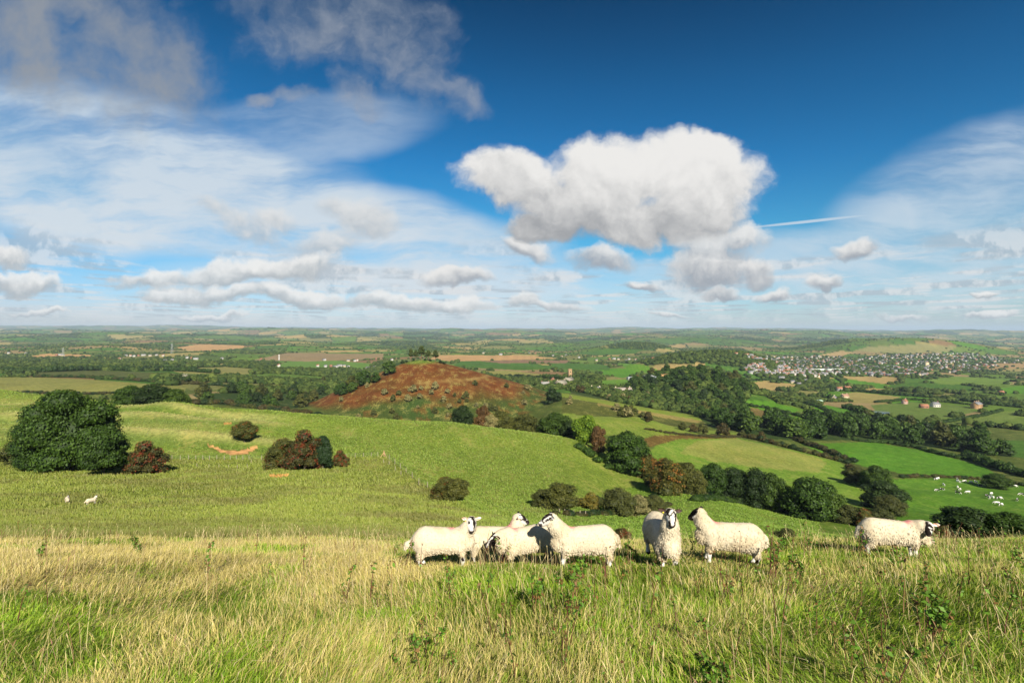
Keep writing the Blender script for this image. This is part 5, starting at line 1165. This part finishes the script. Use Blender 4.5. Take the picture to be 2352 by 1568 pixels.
# pylons and the white mast
for px, py, hp, lb in ((145, 824, 24, 'steel lattice pylon by the tan field on the left'), (395, 812, 22, 'steel lattice pylon beyond the pale field on the left')):
    x, y, z = hit(px, py, 600); H = hp/F*y*1.05; mb = MB()
    for sx in (-1, 1):
        for sy in (-1, 1):
            V, Q = tube_np([(sx*H*.09, sy*H*.09, 0), (sx*H*.02, sy*H*.02, H)], .22, 4); mb.add(V, Q, None, (.35, .36, .37))
    for k in range(6):
        a = H*k/6; b = H*(k+1)/6; wa = H*(.09-.07*k/6); wb = H*(.09-.07*(k+1)/6)
        for s in (-1, 1): V, Q = tube_np([(-wa*s, -wa, a), (wb*s, -wb, b)], .12, 4); mb.add(V, Q, None, (.35, .36, .37))
    t_ = thing('pylon', lb, 'pylon', (x, y, z)); kid(t_, link('lattice_tower', mb.mesh('lattice_tower'), M_metal))
    for hh in (.68, .82, .94):
        mb = MB(); V, Q = tube_np([(-H*.16, 0, H*hh), (H*.16, 0, H*hh)], .16, 4); mb.add(V, Q, None, (.35, .36, .37)); kid(t_, link('cross_arm', mb.mesh('cross_arm'), M_metal))
x, y, z = hit(641, 827, 800); mb = MB(); V, Q = tube_np([(0, 0, -1), (0, 0, 16)], [1.3, 1.1], 10); mb.add(V, Q, None, (.55, .55, .53)); V, Q = tube_np([(0, 0, 16), (0, 0, 18)], [1.7, 1.0], 10); mb.add(V, Q, None, (.7, .7, .68))
tag(link('silo', mb.mesh('silo'), M_wall, None, (x, y, z)), 'tall white silo standing in the far fields', 'silo')
# dead pale tree
x, y, z = hit(425, 876, 300); mb = MB(); r_ = np.random.default_rng(4)
V, Q = tube_np([(0, 0, 0), (.2, 0, 4), (0, 0, 8)], [.4, .3, .1], 5); mb.add(V, Q, None, (.5, .45, .38))
for i in range(16): a = i*2.4; s = np.array((0, 0, 3+i*.3)); V, Q = tube_np([s, s+(math.cos(a)*2, math.sin(a)*2, 1.6), s+(math.cos(a)*3.4, math.sin(a)*3, 3.6)], [.16, .1, .04], 4); mb.add(V, Q, None, (.5, .45, .38))
tag(link('dead_tree', mb.mesh('dead_tree'), M_bark, None, (x, y, z)), 'bare pale dead tree above the clump behind the left ridge', 'tree')

# ------------------------------------------------------------------ grass
SH = [(1022, 9.15), (1140, 10), (1206, 9.25), (1338, 8.6), (1520, 8.75), (1672, 8.8), (2052, 10.6)]
def grass():
    r_ = np.random.default_rng(12)
    def field(n, ya, yb, hmul, wmul, seed, name, label, um=1.12, pw=1.0):
        k = r_.random(n); y = ((ya**-pw)*(1-k)+(yb**-pw)*k)**(-1/pw); x = r_.uniform(-1, 1, n)*(um*y+2.6*sstep(17, 9, y))
        u = x/y; z = terr(x, y)
        c1 = fbm(x/2.3+u, y/1.5, seed, 4); c2 = fbm(x/.7, y/.7, seed+5, 3); right = sstep(-.3, .25, u)
        straw = sstep(.42, .62, c1+.10*(c2-.5)+.10*sstep(6.5, 9.5, y)*(1-right*.8)-.05*right-.04*sstep(6, 4, y))
        straw = np.clip(straw*(.58-.22*right-.16*sstep(7.5, 5, y))*(1-.4*sstep(12, 16, y))+.10+.26*sstep(.05, -.25, u)*sstep(5.5, 8, y)*sstep(.35, .55, c1), 0, 1); isS = r_.random(n) < straw
        tall = (r_.random(n) < .05+.06*right)
        h = np.where(isS, r_.uniform(.08, .23, n), r_.uniform(.06, .17, n))*(.6+.8*c2)*hmul; nf = np.ones(n)
        for a_, b_ in SH: nf = np.minimum(nf, .28+.72*sstep(.35, 1.0, np.hypot((x-(a_-CX)/F*b_)*.75, (y-b_+.25)*1.3)))
        h = h*nf; h = np.where(tall & isS, h*1.45, h)
        # keep the sward short just in front of the animals' feet
        w = (r_.uniform(.0016, .0034, n)*np.where(isS, .75, 1.15)*(1+y/11))*wmul
        wind = fbm(x/1.9, y/1.9, seed+9, 2)*6.5-2.2; az = wind+r_.normal(size=n)*.9
        lean = np.where(isS, r_.uniform(.35, 1.35, n), r_.uniform(.3, 1.1, n))*(.7+.9*sstep(.45, .7, fbm(x/1.4, y/1.4, seed+20, 2)))
        dx, dy = np.cos(az), np.sin(az); fz = r_.uniform(0, 2*np.pi, n); bx, by = np.cos(fz), np.sin(fz)
        B = np.stack([x, y, z-.01], 1); D = np.stack([dx, dy, np.zeros(n)], 1); S = np.stack([bx, by, np.zeros(n)], 1)*w[:, None]
        h_ = h[:, None]; l_ = lean[:, None]; up = np.array((0, 0, 1.))
        M = B+D*h_*l_*.30+up*h_*.62*np.sqrt(np.maximum(1-.25*l_**2, .2)); T = B+D*h_*l_*.85+up*h_*np.maximum(1-.42*l_**2, .25)
        V = np.stack([B-S, B+S, M+S*.75, M-S*.75, T], 1).reshape(-1, 3); i = np.arange(n)[:, None]*5
        g = np.array((.11, .225, .010)); g2 = np.array((.29, .38, .03)); st = np.array((.68, .55, .22)); st2 = np.array((.44, .38, .09)); t_ = r_.random((n, 1)); q_ = sstep(.35, .65, fbm(x/1.1, y/1.1, seed+30, 3))[:, None]
        gc = g*(1-t_*.9)+g2*t_*.9; gc = gc*(.75+.5*q_); sc_ = st*(1-t_)+st2*t_; sc_ = np.where(r_.random((n, 1)) < .12, (.66, .54, .3), sc_)
        C = np.where(isS[:, None], sc_, gc)*r_.uniform(.75, 1.2, (n, 1)); C = np.repeat(C, 5, 0)
        me = mesh_np(name, V, [i+np.array([[0, 1, 2, 3]]), i+np.array([[3, 2, 4]])], C)
        tag(link(name, me, M_blade), label, 'grass', kind='stuff')
    field(680000, 2.2, 17, 1.0, 1.0, 61, 'rough_grass', 'long straw and green grass covering the near slope', pw=.35)
    field(70000, 11.0, 21, .9, 1.1, 61, 'brow_grass', 'dry grass along the brow of the slope', pw=.5)
grass()
def stalks():
    r_ = np.random.default_rng(21); n = 11000; y = r_.uniform(2.3, 15.5, n); x = r_.uniform(-1, 1, n)*(1.1*y+2.5); u = x/y
    cl = fbm(x/1.2, y/1.2, 88, 3); keep = (r_.random(n) < (sstep(.42, .66, cl)+.12)*(.45+.55*sstep(.1, -.3, u)*sstep(4.5, 7, y)))
    for a_, b_ in SH: keep &= ~((np.hypot(x-(a_-CX)/F*b_, (y-b_+.35)*1.2) < .62) & (r_.random(n) < .8))
    x, y, u = x[keep], y[keep], u[keep]; n = len(x); z = terr(x, y); h = r_.uniform(.22, .52, n)*np.where(y < 4.5, .8, 1); az = r_.normal(size=n)*1.1+fbm(x/2, y/2, 89, 2)*6; l = r_.uniform(.08, .75, n)**1.3
    d = np.stack([np.cos(az), np.sin(az), np.zeros(n)], 1); up = np.array((0, 0, 1.)); B = np.stack([x, y, z-.01], 1); w = (.0013*(1+y/14))[:, None]
    M = B+d*(h*l*.4)[:, None]+up*(h*.55)[:, None]; T = B+d*(h*l)[:, None]+up*(h*np.sqrt(np.maximum(1-l**2*.6, .3)))[:, None]
    sd = np.stack([np.ones(n), r_.normal(size=n)*.3, np.zeros(n)], 1); sd /= np.linalg.norm(sd, axis=1)[:, None]
    S = sd*w; ax = (T-M)/np.linalg.norm(T-M, axis=1)[:, None]; hd = r_.uniform(.03, .075, n)[:, None]; hw = sd*w*r_.uniform(1.6, 3.2, n)[:, None]
    V = np.stack([B-S, B+S, M+S, M-S, T+S*.8, T-S*.8, T+ax*hd*.45+hw, T+ax*hd, T+ax*hd*.45-hw], 1).reshape(-1, 3); i = np.arange(n)[:, None]*9
    c = np.array((.66, .54, .27))*(1-r_.random((n, 1))*.55); c = np.where(r_.random((n, 1)) < .2, np.array((.24, .13, .07)), c); C = np.repeat(c, 9, 0)
    me = mesh_np('seed_stalks', V, [i+np.array([[0, 1, 2, 3]]), i+np.array([[3, 2, 4, 5]]), i+np.array([[5, 4, 6, 7]]), i+np.array([[5, 7, 8]])], C)
    tag(link('seed_stalks', me, M_blade), 'dry pale seed stalks rising above the rough grass', 'grass', kind='stuff')
stalks()
def slope_grass():
    r_ = np.random.default_rng(13); n = 420000
    y = np.exp(r_.uniform(math.log(17), math.log(225), n)); u = r_.uniform(-1.12, 1.12, n); x = u*y; z = terr(x, y); px = CX+F*u; py = HY-F*z/y
    ridge = inpoly(px, py, POLYS[0][0]) & (y > 75); cowf = (u > .6) & (y > 100)
    keep = ~((y > 150) & (u > .27)) & ~cowf; keep &= ~((u > .1) & (r_.random(n) < .45))
    for ln in SCAR: keep &= ~((y > 115) & (y < 170) & (segdist(px, py, ln) < 6))
    x, y, z, u, ridge = x[keep], y[keep], z[keep], u[keep], ridge[keep]; n = len(x)
    c1 = fbm(x/9, y/6, 31, 3); c2 = fbm(x/2.5, y/2.5, 33, 3)
    h = r_.uniform(.08, .24, n)*(1+y/170)*(.6+.9*c2)*np.where(u > .1, .6, 1)*np.where(ridge, .7, 1); w = .00085*y*r_.uniform(.6, 1.3, n)
    az = r_.normal(size=n)*.8+2.6; D = np.stack([np.cos(az), np.sin(az), np.zeros(n)], 1)*(h*r_.uniform(.2, .9, n))[:, None]
    S = np.stack([np.ones(n), r_.normal(size=n)*.4, np.zeros(n)], 1)*w[:, None]; B = np.stack([x, y, z-.02], 1); T = B+D+np.stack([0*h, 0*h, h], 1)
    V = np.stack([B-S, B+S, T+S*.35, T-S*.35], 1).reshape(-1, 3); Q = np.arange(n*4).reshape(n, 4)
    t_ = r_.random((n, 1)); strawp = sstep(.42, .62, c2+.10*(c1-.5))[:, None]*np.where(ridge | (u > .1), .22, .38)[:, None]; iS = r_.random((n, 1)) < strawp
    gA = np.where((ridge | (u > .1))[:, None], (.110, .205, .016), (.120, .180, .018)); gB = np.where((ridge | (u > .1))[:, None], (.17, .25, .025), (.235, .255, .038)); C = gA*(1-t_)+gB*t_; C = np.where(iS, np.array((.33, .29, .085))*(.7+.5*t_), C)
    iP = r_.random((n, 1)) < .035; C = np.where(iP, np.array((.16, .085, .06)), C)
    S0 = surface(x, y, z)[0]; C = C*.35+S0*1.25*(.75+.5*t_)*.65
    dk = .7*(sstep(.55, .66, c1)*(~ridge)*(u < .15)*(y < 125))[:, None]; C = C*(1-.55*dk)+np.array((.11, .09, .03))*.55*dk
    tag(link('hillside_grass', mesh_np('hillside_grass', V, [Q], np.repeat(C, 4, 0)), M_blade), 'shorter tufted pasture grass on the green hillsides', 'grass', kind='stuff')
slope_grass()
# tall dead stems and nettles: individuals
def weed_mesh(seed, leafy, hgt):
    r_ = np.random.default_rng(seed); mb = MB(); tops = []
    for k in range(r_.integers(1, 4)):
        a = r_.uniform(0, 6.28); l = r_.uniform(.05, .28); b = np.array((r_.normal()*.04, r_.normal()*.04, 0)); P = [b+np.array((math.cos(a)*l*t*t*hgt, math.sin(a)*l*t*t*hgt, hgt*t*(.8+.2*(k == 0)))) for t in (0, .3, .6, .85, 1)]
        c = np.array((.15, .06, .04)) if r_.random() < .6 else np.array((.30, .19, .08)); V, Q = tube_np(P, [.0065, .006, .005, .0038, .002], 4); mb.add(V, Q, None, c*r_.uniform(.6, 1.2))
        n = int(leafy*r_.uniform(.6, 1.3)); t_ = np.sqrt(r_.uniform(.12, 1, n)); i = np.minimum((t_*4).astype(int), 3); PP = np.array(P); pos = PP[i]+(PP[i+1]-PP[i])*((t_*4) % 1)[:, None]
        aa = r_.uniform(0, 6.28, n); d = np.stack([np.cos(aa), np.sin(aa), r_.uniform(-.3, .5, n)], 1)
        V, Q, C = leaves(pos+d*.03, d*.3+(0, 0, .8), .026, np.where(r_.random((n, 1)) < .8, np.array((.11, .22, .022)), np.array((.22, .12, .04)))*r_.uniform(.6, 1.3, (n, 1)), r_, 1.15); mb.add(V, Q, None, C)
        if r_.random() < .5:
            d = rand_dirs(8, r_); V, Q, C = leaves(P[-1]+d*.012, d, .010, np.tile((.16, .09, .04), (8, 1)), r_); mb.add(V, Q, None, C)
    return mb.mesh('weed_stem')
WD = [weed_mesh(200+i, (6, 16, 26, 10, 34, 4, 20, 12)[i], (.62, .55, .45, .75, .5, .8, .6, .5)[i]) for i in range(8)]
r_ = random.Random(77); wg = 'weed stems standing in the rough grass'; cnt = 0
while cnt < 290:
    y = r_.uniform(2.7, 13.5)**1.0; u = r_.uniform(-1.02, 1.02)
    if r_.random() > (.9 if u > .15 else .55 if u > -.25 else .13): continue
    if u < -.25 and y < 5: continue
    x = u*y
    if any(abs(x-(a-CX)/F*b) < .5 and 0 < b-y < .9 for a, b in SH) and r_.random() < .7: continue
    k = r_.randrange(8); s = r_.uniform(.55, 1.0)*(.8 if y < 4.5 else 1.0)
    tag(link('weed_stem', WD[k], M_blade, None, (x, y, tz(x, y)-.02), r_.uniform(0, 6.28), s), 'thin brown weed stem with small green leaves standing in the rough grass', 'weed', wg); cnt += 1
for o in list(COL.objects):
    pass
# ------------------------------------------------------------------ haze
def build_haze():
    V, Q = box_np(0, 14000, -170, 78000, 40000, 700)
    me = mesh_np('haze', V, [Q]); m = bpy.data.materials.new('haze'); m.use_nodes = True; t = NT(m.node_tree); t.n.clear()
    out = t.new('ShaderNodeOutputMaterial'); v = t.new('ShaderNodeVolumePrincipled'); t.l.new(v.outputs[0], out.inputs[1])
    v.inputs['Color'].default_value = rgb(.64, .81, 1.0); v.inputs['Density'].default_value = 4.5e-5; v.inputs['Anisotropy'].default_value = 0.0
    m.cycles.homogeneous_volume = True
    o = link('haze', me, m); tag(o, 'thin blue air haze over the valley', kind='stuff')
build_haze()
